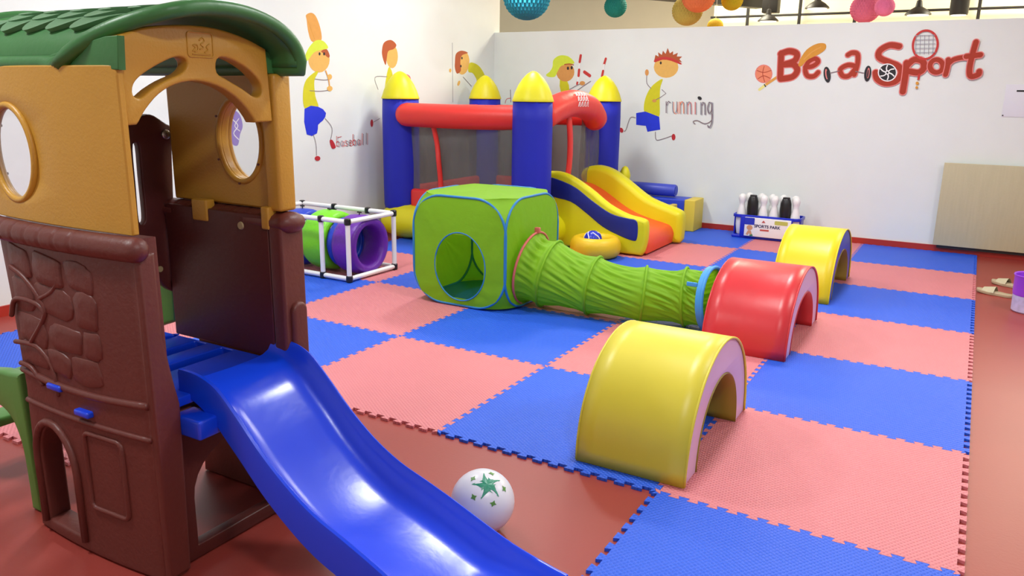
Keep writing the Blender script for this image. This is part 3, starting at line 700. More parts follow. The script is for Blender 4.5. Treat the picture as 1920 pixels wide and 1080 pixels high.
    loop = [rp(k/30, 0) for k in range(31)]+[rp(1, k/12) for k in range(1, 12)]+[rp(1-k/30, 1) for k in range(31)]+[rp(0, 1-k/12) for k in range(1, 12)]
    G().tube([p+Vector((0, 0, -.008)) for p in loop], .021, 12, closed=True).build('roof_rim', 'green', rf, angle=180)
    # smooth flank between the shingles and the eaves: green fascia under the gable ends
    fl_ = [P(x, y, 1, VL-.002) for x, y in [(60, 131), (222, 131), (219, 66), (195, 68), (140, 86), (90, 104)]]
    G().shape([[(p.x, p.z) for p in fl_]], 'xz', VL-.002, VL+.02, .003).build('fascia', 'green', rf)
    G().shape([cat(gp([(501, 94), (508, 138), (548, 138), (556, 120)]), 1)], 'yz', UG-.05, UG-.012, .003).build('fascia', 'green', rf)
    # shingles, one shared mesh per row curvature
    for side in (0, 1):
        for row in range(4):
            s0 = .15+row*.085; ds = .135
            nsh = 5
            for k in range(nsh+(row % 2)):
                w = .78/nsh; ub = .12+(k-(.5 if row % 2 else 0))*w; 
                g = G(); nx, ny = 8, 4
                def f(a, b, top):
                    x = (a-.5); tip = 1-(2*abs(x))**2*.55
                    ss = s0+ds*(1-b*tip) if side == 0 else 1-(s0+ds*(1-b*tip))
                    return rp(ss, ub+w*a*.985, (.006+.009*(b)) if top else .001)
                vs = [f(i/nx, j/ny, True) for j in range(ny+1) for i in range(nx+1)]; n = len(vs)
                vs += [f(i/nx, j/ny, False) for j in range(ny+1) for i in range(nx+1)]
                fs = [(j*(nx+1)+i, j*(nx+1)+i+1, (j+1)*(nx+1)+i+1, (j+1)*(nx+1)+i) for j in range(ny) for i in range(nx)]
                rim = [i for i in range(nx+1)]+[j*(nx+1)+nx for j in range(1, ny+1)]+[ny*(nx+1)+i for i in range(nx-1, -1, -1)]+[j*(nx+1) for j in range(ny-1, 0, -1)]
                fs += [(rim[i], rim[(i+1) % len(rim)], n+rim[(i+1) % len(rim)], n+rim[i]) for i in range(len(rim))]
                if ub < .05 or ub+w > .95: continue
                g.add(vs, fs).build('shingle', 'shingle', rf, angle=50)
    # --- brown base walls
    def basewall(vo, sgn, holes, name, UBk, th=.075):
        ol = [(UF, 0), (UF, 1.04), (UBk+.03, 1.04), (UBk+.07, .55), (UBk+.05, 0)]
        ol = [(UF, ZF+.004), (UF+.002, 1.04)]+[(UF-(UF-UBk-.03)*k/14, 1.04) for k in range(1, 15)]+[(UBk+.06, .8), (UBk+.08, .5), (UBk+.06, .2), (UBk+.05, ZF+.004)]
        g = G().shape([ol]+holes, 'xz', min(vo, vo-sgn*th), max(vo, vo-sgn*th), .01, 2)
        return g.slice(0, [UF-.03-k*.05 for k in range(14)]).warp(bulge(sgn)).build(name, 'brown', t, angle=35)
    ah = [(x, z) for x, z in [(-.64, ZF+.05)]+[(-.54-.10*math.cos(PI*k/12), .26+.13*math.sin(PI*k/12)) for k in range(13)]+[(-.44, ZF+.05)]]
    lb = basewall(VL-.005, -1, [ah], 'stone_base_wall', UBk); rb = basewall(VR+.01, 1, [], 'stone_base_wall', UBR)
    # rim around the crawl arch, recessed square below the log cap
    G().tube([(x, VL-.008, z) for x, z in [(-.655, .03)]+[(-.54-.118*math.cos(PI*k/12), .26+.148*math.sin(PI*k/12)) for k in range(13)]+[(-.422, .03)]], .013, 8).warp(bulge(-1)).build('arch_rim', 'brown', lb, angle=180)
    q = rrect(-.36, .17, -.19, .42, .02, 3)
    G().tube([(x, VL-.006, z) for x, z in q], .008, 8, closed=True).warp(bulge(-1)).build('panel_rim', 'brown', lb, angle=180)
    G().tube([(UF-.005+(UBk+.09-UF)*k/20, VL-.006, .56-.012*math.sin(k/20*PI)) for k in range(21)], .012, 8).warp(bulge(-1)).build('band_moulding', 'brown', lb, angle=180)
    G().tube([(UF-.005+(UBk+.09-UF)*k/20, VL-.006, .455) for k in range(21)], .009, 8).warp(bulge(-1)).build('band_moulding', 'brown', lb, angle=180)
    # log caps with wrap grooves
    for vo, sgn, UBk_ in ((VL-.002, -1, UBk), (VR-.035, 1, UBR)):
        pts, rr = [], []
        gr = [.30, .40, .50, .60, .70, .80, .9]
        for k in range(81):
            s = k/80; pts.append((UF+.004+(UBk_-.03-UF)*s, vo, 1.012)); d = min(abs(s-x) for x in gr); rr.append(.036 if d > .009 else .033)
        G().tube(pts, rr, 14, 'round').warp(lambda p, vo=vo, sgn=sgn: (p.x, vo+(p.y-vo)*(1 if sgn < 0 else 1.6), p.z)).warp(bulge(sgn)).build('log_cap', 'brown', t, angle=180)
    # individual moulded stones on both outer faces
    rn = random.Random(11)
    def stones(vo, sgn, parent, uback, ufront):
        zs = [.965, .865, .76, .665, .575]
        prev = None
        for ri in range(4):
            zt, zb = zs[ri], zs[ri+1]; x = uback+.09; k = 0
            while x < ufront-.05:
                w = rn.uniform(.09, .19); x1 = min(x+w, ufront+rn.uniform(-.03, .0))
                if x1-x < .05: break
                n = 16; cxx, czz = (x+x1)/2, (zt+zb)/2+rn.uniform(-.008, .008); rx, rz = (x1-x)/2*.97, (zt-zb)/2*rn.uniform(.9, 1.03); p1, p2, p3 = rn.uniform(0, 6), rn.uniform(0, 6), rn.uniform(-.25, .25)
                ring = []
                for k in range(n):
                    a = 2*PI*k/n; ca, sa = math.cos(a), math.sin(a); q = 1+.09*math.sin(2*a+p1)+.06*math.sin(5*a+p2)
                    X, Z = rx*q*math.copysign(abs(ca)**.5, ca), rz*q*math.copysign(abs(sa)**.5, sa); ring.append((cxx+X, czz+Z+p3*X*.5))
                h = rn.uniform(.003, .006); vs = []
                for f, d in ((1.0, -.004), (.97, .5*h), (.90, h), (.4, h*rn.uniform(.8, 1.3))): vs += [(cxx+(px-cxx)*f, vo+sgn*d, czz+(pz-czz)*f) for px, pz in ring]
                fs = [(j*n+k, j*n+(k+1) % n, (j+1)*n+(k+1) % n, (j+1)*n+k) for j in range(3) for k in range(n)]+[tuple(range(3*n, 4*n))]
                G().add(vs, fs).warp(bulge(sgn)).build('stone', 'brown', parent, angle=60); x = x1+.004
    stones(VL-.005, -1, lb, UBk, UF-.16); stones(VR+.01, 1, rb, UBR, UF-.05)
    # moulded twisting tree root over the stones on the near face
    for L in ([(20, 500), (45, 520), (75, 560), (85, 590), (60, 640)], [(85, 590), (70, 570), (30, 560), (22, 590)], [(75, 560), (100, 545), (110, 520)], [(30, 640), (70, 650), (100, 690), (110, 740)], [(40, 680), (60, 690), (80, 720)]):
        pts = [P(x, y, 1, VL-.026) for x, y in L]; G().tube(cat(pts, 5), .008, 8, 'round').build('root_relief', 'brown', lb, angle=180)
    # front return posts of the base and their flared feet
    for v0, v1 in ((VL-.004, VL+.055), (VR-.088, VR+.016)):
        G().shape([cat([(v0, 0), (v0, 1.0), (v1, 1.0), (v1, .75), (v1+(.02 if v0 < -1 else 0), .62), (v1+(.035 if v0 < -1 else 0), .54), (v1+(.03 if v0 < -1 else 0), .3), (v1+.02, 0)], 1)], 'yz', UF-.05, UF+.012, .014, 3).build('front_post', 'brown', t)
    G().shape([rrect(-.765, .36, -.70, .745, .032)], 'yz', UF, UF+.03, .012, 3).build('post_boss', 'brown', t)
    # inner dark lining of the far base wall
    G().rbox((UBR-.01, VR-.085, .545), (UF-.05, VR-.06, 1.035), .006).build('inner_lining', 'dbrown', t)
    for px, py in ((452, 423),):
        p = P(px, py, 1, VR-.085); G().lathe((p.x, VR-.085, p.z), [(.012, -.005), (.014, .0)], 14, axis=1).build('bolt_plug', 'plate', t)
    # front skirt with an arch below the slide
    ar = [(-1.16, ZF+.05)]+[(-.965-.195*math.cos(PI*k/14), .20+.16*math.sin(PI*k/14)) for k in range(15)]+[(-.77, ZF+.05)]
    G().shape([[(VL+.03, ZF+.004), (VR-.03, ZF+.004), (VR-.03, .50), (VL+.03, .50)], ar], 'yz', UF-.075, UF-.03, .006).build('front_skirt', 'dbrown', t)
    # platform with slots and tabs through the near wall
    G().shape([[(UBk+.06, VL+.07), (UF-.02, VL+.07), (UF-.02, VR-.09), (UBk+.06, VR-.09)]]+[ell(-.62, y, .018, .045, 16) for y in (-1.12, -.97, -.83)]+[rrect(-.5, -1.15, -.44, -.8, .01), rrect(-.36, -1.15, -.30, -.8, .01)], 'xy', .515, .545, .005).build('platform', 'sblue', t)
    for x, y in ((165, 772), (113, 723)):
        p = P(x, y, 1, VL-.02); G().rbox((p.x-.035, VL-.045, p.z-.010), (p.x+.035, VL-.0, p.z+.010), .006).build('platform_tab', 'sblue', t)
    # --- brown climbing panel at the back opening
    UP = UBR-.02
    pp = lambda L: [(P(x, y, 0, UP).y, P(x, y, 0, UP).z) for x, y in L]
    ol = cat(pp([(222, 238), (255, 235), (262, 222), (275, 214), (290, 217), (312, 232), (326, 240), (327, 262), (323, 275), (325, 340), (328, 405), (336, 440), (345, 500), (358, 552), (330, 548), (306, 535), (290, 505), (275, 480), (262, 470), (225, 460)]), 2, True)
    sl = [cat(pp([(250, 280), (254, 268), (261, 275), (266, 330), (273, 400), (271, 418), (262, 415), (256, 350)]), 3, True)]
    cp = G().shape([ol]+sl, 'yz', UP-.03, UP, .006).build('climbing_panel', 'dbrown', t)
    for x, y, knob in ((320, 252, 1), (335, 421, 1), (341, 531, 0)):
        p = P(x, y, 0, UP+.01); 
        if knob: G().tube([(UP-.02, p.y+.02, p.z), (UP+.01, p.y+.055, p.z)], .028, 16, 'round').build('clamp_knob', 'dbrown', cp)
        p = P(x-7, y, 0, UP+.01)
        G().lathe((UP+.004, p.y, p.z), [(.017, -.004), (.017, .003), (.012, .006)], 16, axis=0).build('bolt_washer', 'steel', cp); G().lathe((UP+.011, p.y, p.z), [(.007, -.004), (.007, .005)], 6, axis=0).build('bolt_head', 'steel', cp)
    p = P(303, 505, 0, UP+.01); G().lathe((UP+.002, p.y, p.z), [(.011, -.004), (.011, .002)], 14, axis=0).build('bolt_plug', 'plate', cp)
    # --- rear leaf-green climber
    UC = -.66
    prof = cat([(UC, .82), (UC-.07, .85), (UC-.16, .82), (UC-.34, .66), (UC-.52, .45), (UC-.70, .20), (UC-.80, ZF+.003)], 5)
    low = cat([(UC-.66, ZF+.003), (UC-.54, .18), (UC-.38, .36), (UC-.2, .50), (UC+.0, .58)], 5)
    G().shape([prof+low], 'xz', -.76, -.71, .012).build('climber_side', 'lgreen', t)
    nprof = cat([(-.80, .50), (-.87, .49), (-.95, .485), (-1.08, .45), (-1.22, .34), (-1.34, .18), (-1.42, ZF+.003)], 5)+cat([(-1.30, ZF+.003), (-1.20, .16), (-1.10, .28), (-.99, .35), (-.90, .33), (-.85, .24), (-.84, .10), (-.84, ZF+.003)], 5)+[(-.78, ZF+.003)]
    G().shape([nprof], 'xz', -1.27, -1.22, .012).build('climber_side', 'lgreen', t)
    for a in ((-.93, .46), (-1.08, .36), (-1.22, .22)):
        G().rbox((a[0]-.07, -1.235, a[1]-.04), (a[0]+.04, -.745, a[1]), .012).build('climber_step', 'lgreen', t)
    # --- slide
    tp_ = cat([(-.13, .615), (-.05, .612), (.03, .585), (.11, .515), (.2, .425), (.3, .345), (.4, .287), (.5, .25), (.6, .212), (.7, .17), (.82, .122), (.94, .09), (1.0, .078)], 4)
    vm, w = -.955, .197; N = len(tp_)
    cs = [(-1.0, -.13), (-1.0, -.02), (-.985, -.004), (-.95, 0), (-.92, -.006), (-.88, -.03), (-.80, -.068), (-.68, -.088), (-.5, -.096), (0, -.1)]
    cs = cs+[(-a, b) for a, b in cs[-2::-1]]; cs2 = [(.955, -.13), (.95, -.035), (.9, -.05), (.78, -.088), (.5, -.112), (0, -.118)]; cs2 = cs2+[(-a, b) for a, b in cs2[-2::-1]]
    full = cs+cs2; m = len(full); vs = []
    for i, (u, z) in enumerate(tp_):
        d = 1 if u > .06 else .55+.45*max(0, (u+.13)/.19)
        k = .93 if u > .5 else 1; wid = w*(1+.12*max(0, (u-.3)))
        for a, b in full:
            zz = z+b*d*(1 if b > -.12 else 1)*(1 if z > .15 else max(.45, z/.15))
            vs.append((u, vm+a*wid, max(zz, ZF+.004)))
    fs = [(i*m+k, i*m+(k+1) % m, (i+1)*m+(k+1) % m, (i+1)*m+k) for i in range(N-1) for k in range(m)]+[tuple(range(m-1, -1, -1)), tuple(range((N-1)*m, N*m))]
    G().add(vs, fs).build('slide', 'sblue', t, angle=50)
    G().rbox((UF-.03, -1.215, .44), (UF+.09, -1.135, .50), .008).build('slide_hook', 'sblue', t)
house()

# ------------------------------------------------------------------ mural painting on the walls
MC = dict(skin=(226, 178, 92), skin2=(212, 150, 80), hair=(176, 84, 40), hat=(210, 228, 60), shirt=(208, 204, 26), short=(24, 50, 214), red=(196, 52, 48), line=(128, 112, 120), bat=(220, 158, 74),
          brick=(166, 50, 26), black=(36, 36, 40), pink=(224, 128, 124), grey=(150, 150, 160), bball=(232, 138, 104), gold=(212, 148, 50), purple=(140, 120, 200), white=(240, 240, 240), shoe=(186, 40, 50), cream=(232, 226, 140), navy=(20, 32, 90))
MM = {k: mat('paint_'+k, v, .7, var=.08, vscale=25) for k, v in MC.items()}
class Mural:
    def __init__(s, wall, axis, val, off): s.wall, s.ax, s.val, s.off = wall, axis, val, off; s.g = G(); s.ms = []; s.lay = 0
    def _m(s, c):
        if c not in s.ms: s.ms.append(c)
        s.g.cur = s.ms.index(c); s.lay += .00025
    def pt(s, x, y):
        return P(x, y, s.ax, s.val)
    def fill(s, c, pts, smooth=5):
        s._m(c); L = cat(pts, smooth, True) if smooth else pts; q = [s.pt(x, y) for x, y in L]
        if s.ax == 1: s.g.shape([[(p.x, p.z) for p in q]], 'xz', s.val-.0004-s.lay, s.val-.0002)
        else: s.g.shape([[(p.y, p.z) for p in q]], 'yz', s.val+.0002, s.val+.0004+s.lay)
    def line(s, c, pts, w=2, smooth=4, closed=False):
        """brush stroke of width w (survey px)"""
        s._m(c); L = cat(pts, smooth, closed) if smooth else list(pts)
        if closed: L.append(L[0])
        q = [s.pt(x, y) for x, y in L]; sc = abs((s.pt(L[0][0], L[0][1]+10)-s.pt(*L[0])).z)/10; h = w*sc/2
        ij = (0, 2) if s.ax == 1 else (1, 2); q2 = [Vector((p[ij[0]], p[ij[1]])) for p in q]; d = s.lay
        def put(p): return (p.x, s.val-.0004-d, p.y) if s.ax == 1 else (s.val+.0004+d, p.x, p.y)
        N = len(q2); vs = []
        for i in range(N):
            tg = q2[min(i+1, N-1)]-q2[max(i-1, 0)]
            tg = tg.normalized() if tg.length > 1e-9 else Vector((1, 0)); nn = Vector((-tg.y, tg.x)); d = s.lay+i*1.5e-6; vs += [put(q2[i]+nn*h), put(q2[i]-nn*h)]
        s.g.add(vs, [(2*i, 2*i+1, 2*i+3, 2*i+2) for i in range(N-1)])
        if w > 4:
            for e in (0, N-1):
                tg = (q2[0]-q2[1]) if e == 0 else (q2[-1]-q2[-2]); a0 = math.atan2(tg.y, tg.x)-PI/2; d = s.lay+(e+1)*1.5e-6+2e-6
                s.g.add([put(q2[e])]+[put(q2[e]+Vector((math.cos(a), math.sin(a)))*h) for a in [a0+PI*k/8 for k in range(9)]], [(0, 1+k, 2+k) for k in range(8)])
    def oval(s, c, x, y, rx, ry, rot=0): s.fill(c, ell(x, y, rx, ry, 20, rot=rot), 0)
    def done(s, name):
        return s.g.build(name, [MM[c] for c in s.ms], s.wall, smooth=False)
L_ = lambda: Mural(wall_left, 0, XL, 0)
B_ = lambda: Mural(wall_back, 1, YB, 0)
# batter
m = L_()
m.fill('bat', [(575, 38), (574, 28), (584, 24), (593, 32), (601, 55), (602, 76), (585, 78), (578, 60)]); m.line('gold', [(578, 40), (584, 58), (590, 74)], 1.5)
m.oval('skin', 598, 112, 20, 24); m.fill('hair', [(602, 96), (612, 92), (618, 104), (615, 108), (606, 100)])
m.fill('hat', [(570, 114), (573, 102), (580, 88), (592, 76), (606, 77), (615, 90), (600, 94), (588, 99), (578, 112), (571, 117)])
m.oval('black', 599, 101, 1.8, 3); m.oval('black', 607.5, 101, 1.8, 3)
m.fill('shirt', [(592, 134), (596, 136), (589, 152), (591, 180), (596, 202), (572, 204), (568, 175), (574, 150)])
m.fill('short', [(571, 204), (596, 200), (611, 212), (605, 226), (596, 234), (594, 250), (575, 252)], 2)
m.line('line', [(590, 148), (606, 150), (616, 149)], 1.2); m.line('line', [(580, 170), (600, 171), (616, 169)], 1.2); m.line('bat', [(610, 132), (616, 150), (618, 170)], 3)
m.oval('skin', 618, 144, 4, 5); m.oval('skin', 618, 166, 5, 5)
m.line('line', [(609, 222), (622, 240), (619, 264)], 1.2); m.line('line', [(587, 252), (592, 270), (593, 292)], 1.2)
m.fill('shoe', [(618, 264), (623, 263), (629, 276), (622, 278)]); m.oval('shoe', 595, 297, 5, 4.5)
m.line('red', [(632, 258), (640, 256)], 1); m.done('painted_batter')
# volleyball player
m = L_()
m.oval('skin', 735, 106, 11, 22); m.fill('hair', [(716, 96), (720, 80), (733, 75), (743, 84), (738, 92), (728, 96), (725, 110), (723, 122), (718, 110)])
m.fill('shirt', [(728, 128), (733, 130), (737, 146), (741, 185), (722, 190), (722, 160)]); m.line('line', [(726, 144), (703, 145), (709, 168)], 1.2)
m.oval('pink', 761, 148, 9, 9); m.line('red', [(754, 143), (761, 147), (768, 152)], 1); m.oval('shoe', 697, 231, 2.5, 7); m.line('line', [(700, 229), (712, 222)], 1); m.done('painted_ball_player')
# bowing player with pole line
m = L_()
m.line('grey', [(848, 80), (849, 192)], 1.6, 0); m.oval('skin', 868, 118, 12, 22, .1)
m.fill('hair', [(853, 116), (855, 101), (865, 95), (877, 99), (866, 104), (863, 116), (864, 132), (857, 138), (853, 128)]); m.oval('black', 866, 109, 1.4, 2.4); m.oval('black', 864, 124, 1.4, 2.4)
m.fill('shirt', [(880, 119), (888, 118), (900, 126), (910, 144), (914, 162), (896, 162), (893, 148), (886, 137), (878, 134)]); m.fill('navy', [(906, 143), (911, 152), (909, 154)], 0)
m.oval('skin', 860, 156, 2.2, 5, .3); m.oval('skin', 844, 132, 2, 3.5); m.line('line', [(868, 144), (884, 162)], 1)
m.line('red', [(947, 176), (948, 192)], 1); m.done('painted_bending_player')
m = B_(); m.line('line', [(957, 168), (958, 192)], 1.5, 0); m.line('red', [(957, 184), (950, 186), (947, 194)], 1.2); m.done('painted_letter')
# cap boy with ribboned sticks
m = B_()
m.fill('shirt', [(1050, 148), (1062, 148), (1068, 172), (1052, 174)], 2); m.oval('skin2', 1060, 135, 17, 18)
m.fill('hat', [(1024, 140), (1031, 134), (1036, 125), (1038, 112), (1050, 104), (1066, 106), (1077, 118), (1064, 121), (1052, 124), (1045, 135), (1040, 144), (1028, 144)])
m.line('hair', [(1058, 121), (1068, 120), (1076, 122)], 2); m.oval('black', 1065, 128, 2, 3.2); m.oval('black', 1072, 127, 2, 3.2)
m.line('white', [(1088, 104), (1083, 160)], 3, 0); m.line('red', [(1089, 104), (1087, 116)], 5, 0); m.line('red', [(1086, 131), (1085, 142)], 5, 0); m.line('red', [(1083, 153), (1082, 159)], 4, 0)
m.line('red', [(1096, 135), (1106, 142)], 6, 0); m.line('red', [(1136, 110), (1133, 120)], 4.5, 0); m.line('white', [(1133, 120), (1131, 132)], 2.5, 0); m.line('red', [(1131, 133), (1129, 143)], 4.5, 0)
m.line('line', [(1068, 168), (1082, 160), (1092, 156)], 1.2); m.line('line', [(1082, 170), (1096, 160), (1108, 152)], 1.2); m.oval('skin2', 1092, 156, 5, 4); m.done('painted_cap_boy')
# runner
m = B_()
m.oval('skin', 1249, 126, 23, 20)
m.fill('hair', [(1227, 112), (1229, 103), (1235, 106), (1234, 98), (1241, 103), (1243, 95), (1248, 101), (1252, 90), (1256, 100), (1262, 96), (1262, 103), (1271, 99), (1269, 106), (1279, 106), (1274, 111), (1279, 117), (1262, 113), (1245, 108)], 1)
m.fill('red', [(1227, 112), (1240, 107), (1258, 108), (1277, 118), (1276, 121), (1258, 114), (1242, 112), (1228, 117)], 2); m.oval('black', 1239, 118, 1.8, 2.8)
m.fill('shirt', [(1242, 148), (1238, 165), (1237, 190), (1236, 218), (1222, 216), (1208, 209), (1210, 185), (1222, 162)])
m.fill('short', [(1193, 212), (1210, 209), (1236, 219), (1238, 243), (1214, 247), (1211, 236), (1193, 234)], 0)
m.line('line', [(1221, 166), (1213, 156), (1213, 140)], 1.3); m.oval('skin2', 1213, 136, 3.5, 6); m.line('line', [(1241, 168), (1249, 175), (1238, 183), (1228, 188)], 1.3, 0); m.oval('skin2', 1227, 189, 4, 3)
m.line('line', [(1192, 221), (1182, 221), (1174, 243), (1170, 246)], 1.3); m.oval('shoe', 1165, 244, 3.5, 5, -.5); m.line('line', [(1229, 247), (1230, 261), (1238, 262), (1262, 254)], 1.3); m.oval('shoe', 1263, 257, 3.5, 6)
m.done('painted_runner')
# handwritten words: strokes in a unit cell (x right 0..1, y up 0..1, ascenders 2)
FT = {'b': [[(.0, 2), (.0, 0)], [(.0, .7), (.4, 1), (.8, .6), (.6, .05), (.0, .2)]], 'a': [[(.75, .8), (.3, 1), (.0, .5), (.3, 0), (.7, .4), (.75, .9), (.75, 0)]],
      's': [[(.7, .85), (.3, 1), (.05, .75), (.6, .4), (.6, .05), (.0, .1)]], 'e': [[(.0, .5), (.7, .6), (.5, 1), (.1, .8), (.05, .2), (.4, 0), (.75, .2)]],
      'l': [[(.3, 2), (.3, 0)]], 'r': [[(.1, 1), (.1, 0)], [(.1, .6), (.5, 1), (.8, .85)]], 'u': [[(.0, 1), (.05, .2), (.4, 0), (.7, .3), (.75, 1)], [(.75, 1), (.8, 0)]],
      'n': [[(.05, 1), (.05, 0)], [(.05, .7), (.4, 1), (.7, .8), (.75, 0)]], 'i': [[(.3, 1), (.3, 0)]], 'g': [[(.7, .9), (.3, 1), (.0, .5), (.3, .1), (.7, .4), (.75, 1), (.75, -.5), (.3, -1), (.0, -.8)]]}
def word(m, txt, x0, x1, y0, y1, h0, h1, cols, w=1.6):
    n = len(txt)
    for i, ch in enumerate(txt):
        f = i/n; cx = x0+(x1-x0)*f; cw = (x1-x0)/n*.8; cy = y0+(y1-y0)*f; h = h0+(h1-h0)*f
        for k, st in enumerate(FT[ch]):
            pts = [(cx+a*cw, cy-b*h) for a, b in st]
            m.line(cols[i % len(cols)], pts, w, 3); m.line(cols[(i+1) % len(cols)], [(x+2.2, y+1) for x, y in pts], w*.7, 3)
m = L_(); word(m, 'baseball', 631, 692, 275, 270, 10, 11, ['red', 'grey', 'pink', 'line'], 1.5); m.done('painted_word')
m = B_(); word(m, 'running', 1248, 1340, 212, 216, 22, 24, ['line', 'grey', 'bball', 'grey', 'pink', 'grey'], 1.7); m.oval('black', 1312, 184, 4, 3, .6)
m.line('line', [(1336, 214), (1334, 226), (1322, 232), (1308, 226), (1300, 228), (1304, 233)], 1.6); m.done('painted_word')
# Be a Sport
m = B_()
m.oval('pink', 1432, 138.5, 16.5, 17.5); m.oval('bball', 1432, 138.5, 15, 16); m.line('brick', [(1419, 132), (1432, 136), (1446, 132)], 1.2); m.line('brick', [(1433, 124), (1430, 138), (1434, 154)], 1.2); m.line('brick', [(1421, 148), (1432, 142), (1444, 147)], 1.2)
m.line('bat', [(1434, 160), (1458, 144)], 5, 0); m.line('cream', [(1424, 168), (1434, 160)], 5, 0); m.line('black', [(1433, 158), (1436, 163)], 2, 0)
K = 'brick'
def bold(paths, w, c=K, edge_='pink'):
    w *= 1.22
    for p in paths: m.line(edge_, p, w+3.5, 5)
    for p in paths: m.line(c, p, w, 5)
bold([[(1465, 100), (1464, 122), (1463, 146)], [(1464, 101), (1480, 96), (1494, 101), (1490, 114), (1470, 121)], [(1470, 121), (1488, 121), (1495, 132), (1486, 144), (1464, 148)]], 9)
bold([[(1510, 126), (1524, 124), (1534, 116), (1528, 110), (1516, 116), (1510, 130), (1514, 142), (1526, 143), (1534, 136)]], 7)
m.fill('gold', [(1497, 122), (1502, 108), (1514, 92), (1532, 82), (1547, 82), (1548, 92), (1535, 102), (1515, 112), (1503, 124)]); m.line('bat', [(1507, 112), (1522, 98), (1540, 88)], 2)
bold([[(1590, 103), (1598, 99), (1608, 102), (1608, 120), (1602, 140)], [(1604, 124), (1590, 122), (1576, 130), (1580, 142), (1592, 142), (1603, 130)]], 7)
for cx, cy, s in ((1551, 140, 1), (1627, 138, -1)):
    m.oval('black', cx, cy, 6.5, 15, -.12*s); m.oval('pink', cx-1*s, cy-1, 2.5, 10, -.12*s); m.oval('black', cx+.5, cy, 1.5, 8, -.12*s)
m.line('line', [(1556, 137), (1574, 133)], 1.5, 0); m.line('line', [(1604, 134), (1620, 137)], 1.5, 0)
bold([[(1686, 87), (1668, 85), (1650, 95), (1649, 108), (1668, 117), (1684, 124), (1690, 136), (1680, 152), (1660, 156), (1645, 148), (1642, 136)]], 9)
m.oval('white', 1664, 136, 18, 17); m.oval('black', 1664, 136, 16, 15)
for k in range(6):
    a = k*PI/3+.3; m.line('white', [(1664, 136), (1664+8*math.cos(a), 136+8*math.sin(a)), (1664+15*math.cos(a+.25), 136+14*math.sin(a+.25))], 2.2, 3)
m.oval('white', 1664, 136, 4, 4); m.oval('black', 1664, 136, 2, 2)
bold([[(1700, 118), (1698, 140), (1693, 172)], [(1700, 124), (1714, 112), (1730, 115), (1732, 128), (1722, 136), (1706, 134)]], 9)
m.line('red', ell(1735, 84, 23, 27, 24, rot=.25), 4, 2, True)
for k in range(5): m.line('grey', [(1718+k*8, 66), (1717+k*8, 102)], 1, 0)
for k in range(5): m.line('grey', [(1716, 67+k*8), (1754, 66+k*8)], 1, 0)
m.line('red', [(1724, 138), (1722, 150)], 4, 0); m.oval('gold', 1720, 156, 3, 3); m.oval('gold', 1719, 164, 2.5, 2.5)
bold([ell(1756, 124, 12, 12, 16)+[(1768, 124)]], 7)
bold([[(1778, 112), (1777, 124), (1773, 140)], [(1778, 120), (1788, 112), (1804, 108), (1816, 108)]], 7)
bold([[(1830, 79), (1824, 100), (1818, 128), (1820, 143), (1834, 140), (1836, 134)], [(1812, 106), (1838, 103)]], 8)
m.done('painted_slogan')
# purple scribble seen through the porthole
m = L_(); m.fill('purple', [(432, 222), (440, 208), (450, 216), (455, 236), (450, 252), (446, 272), (436, 270), (431, 250)]); m.line('white', [(436, 224), (446, 236), (438, 250), (448, 262)], 2); m.line('white', [(448, 222), (440, 236), (450, 246)], 1.6); m.done('painted_flower')
m = L_(); m.line('purple', [(205, 170), (212, 176), (208, 186)], 2); m.done('painted_squiggle')

# ------------------------------------------------------------------ hanging honeycomb balls, lamps, steelwork beyond the partition
def honey(px, py, rpx, v, col, label, axis=1):
    c = P(px, py, axis, v); dist = (c-EYE).dot(_fw); r = rpx/FPX*dist
    t = thing('honeycomb_ball', label, 'paper ball', c, 'paper honeycomb balls hanging from the ceiling')
    m_ = mat('tissue_'+label.split()[0], col, .8, .5, 25)
    nf = 30
    G().lathe(c, [(max(.003, r*math.sin(PI*i/18)), r*math.cos(PI*i/18)) for i in range(19)], nf*4, flute=lambda k, h: 1+.075*math.cos(2*PI*(k/4+(.5 if round(math.acos(max(-1, min(1, h/r)))/PI*18) % 2 else 0)))).build('tissue_ball', m_, t, angle=20)
    top = (4.3 if v > YB-.6 else CEIL)
    G().tube([(c.x, c.y, c.z+r*.98), (c.x, c.y, top)], .003, 5).build('string', 'white', t)
honey(988, -6, 42, 4.6, (40, 160, 186), 'teal paper honeycomb ball, largest, hanging above the castle')
honey(1154, 12, 20, 6.6, (14, 128, 118), 'dark green paper honeycomb ball hanging past the partition')
honey(1289, 20, 27, 6.9, (196, 170, 84), 'olive gold paper honeycomb ball partly behind the orange one')
honey(1310, -8, 30, 6.6, (236, 124, 76), 'orange paper honeycomb ball hanging in front of the olive gold one')
honey(1373, 0, 19, 7.0, (204, 176, 24), 'mustard paper honeycomb ball near the window grid')
honey(1341, 49, 14, 7.4, (226, 186, 40), 'yellow paper honeycomb ball, smallest and lowest of all')
honey(1623, 16, 26, 6.7, (220, 104, 138), 'rose paper honeycomb ball, larger of the pink pair')
honey(1659, 13, 17, 6.4, (232, 116, 160), 'bright pink paper honeycomb ball, smaller of the pink pair')
c = P(112, -26, 0, -2.6); t = thing('paper_fan', 'orange ruffled paper decoration hanging behind the playhouse roof', 'paper decoration', c)
G().lathe(c, [(.01, -.07), (.05, -.06), (.085, -.02), (.09, .03), (.05, .07), (.01, .08)], 48, flute=lambda k, h: 1+.16*(k % 2)).build('ruffle', mat('tissue_tangerine', (232, 150, 60), .8), t, angle=20)
G().tube([(c.x, c.y, c.z+.07), (c.x, c.y, CEIL)], .003, 5).build('string', 'white', t)
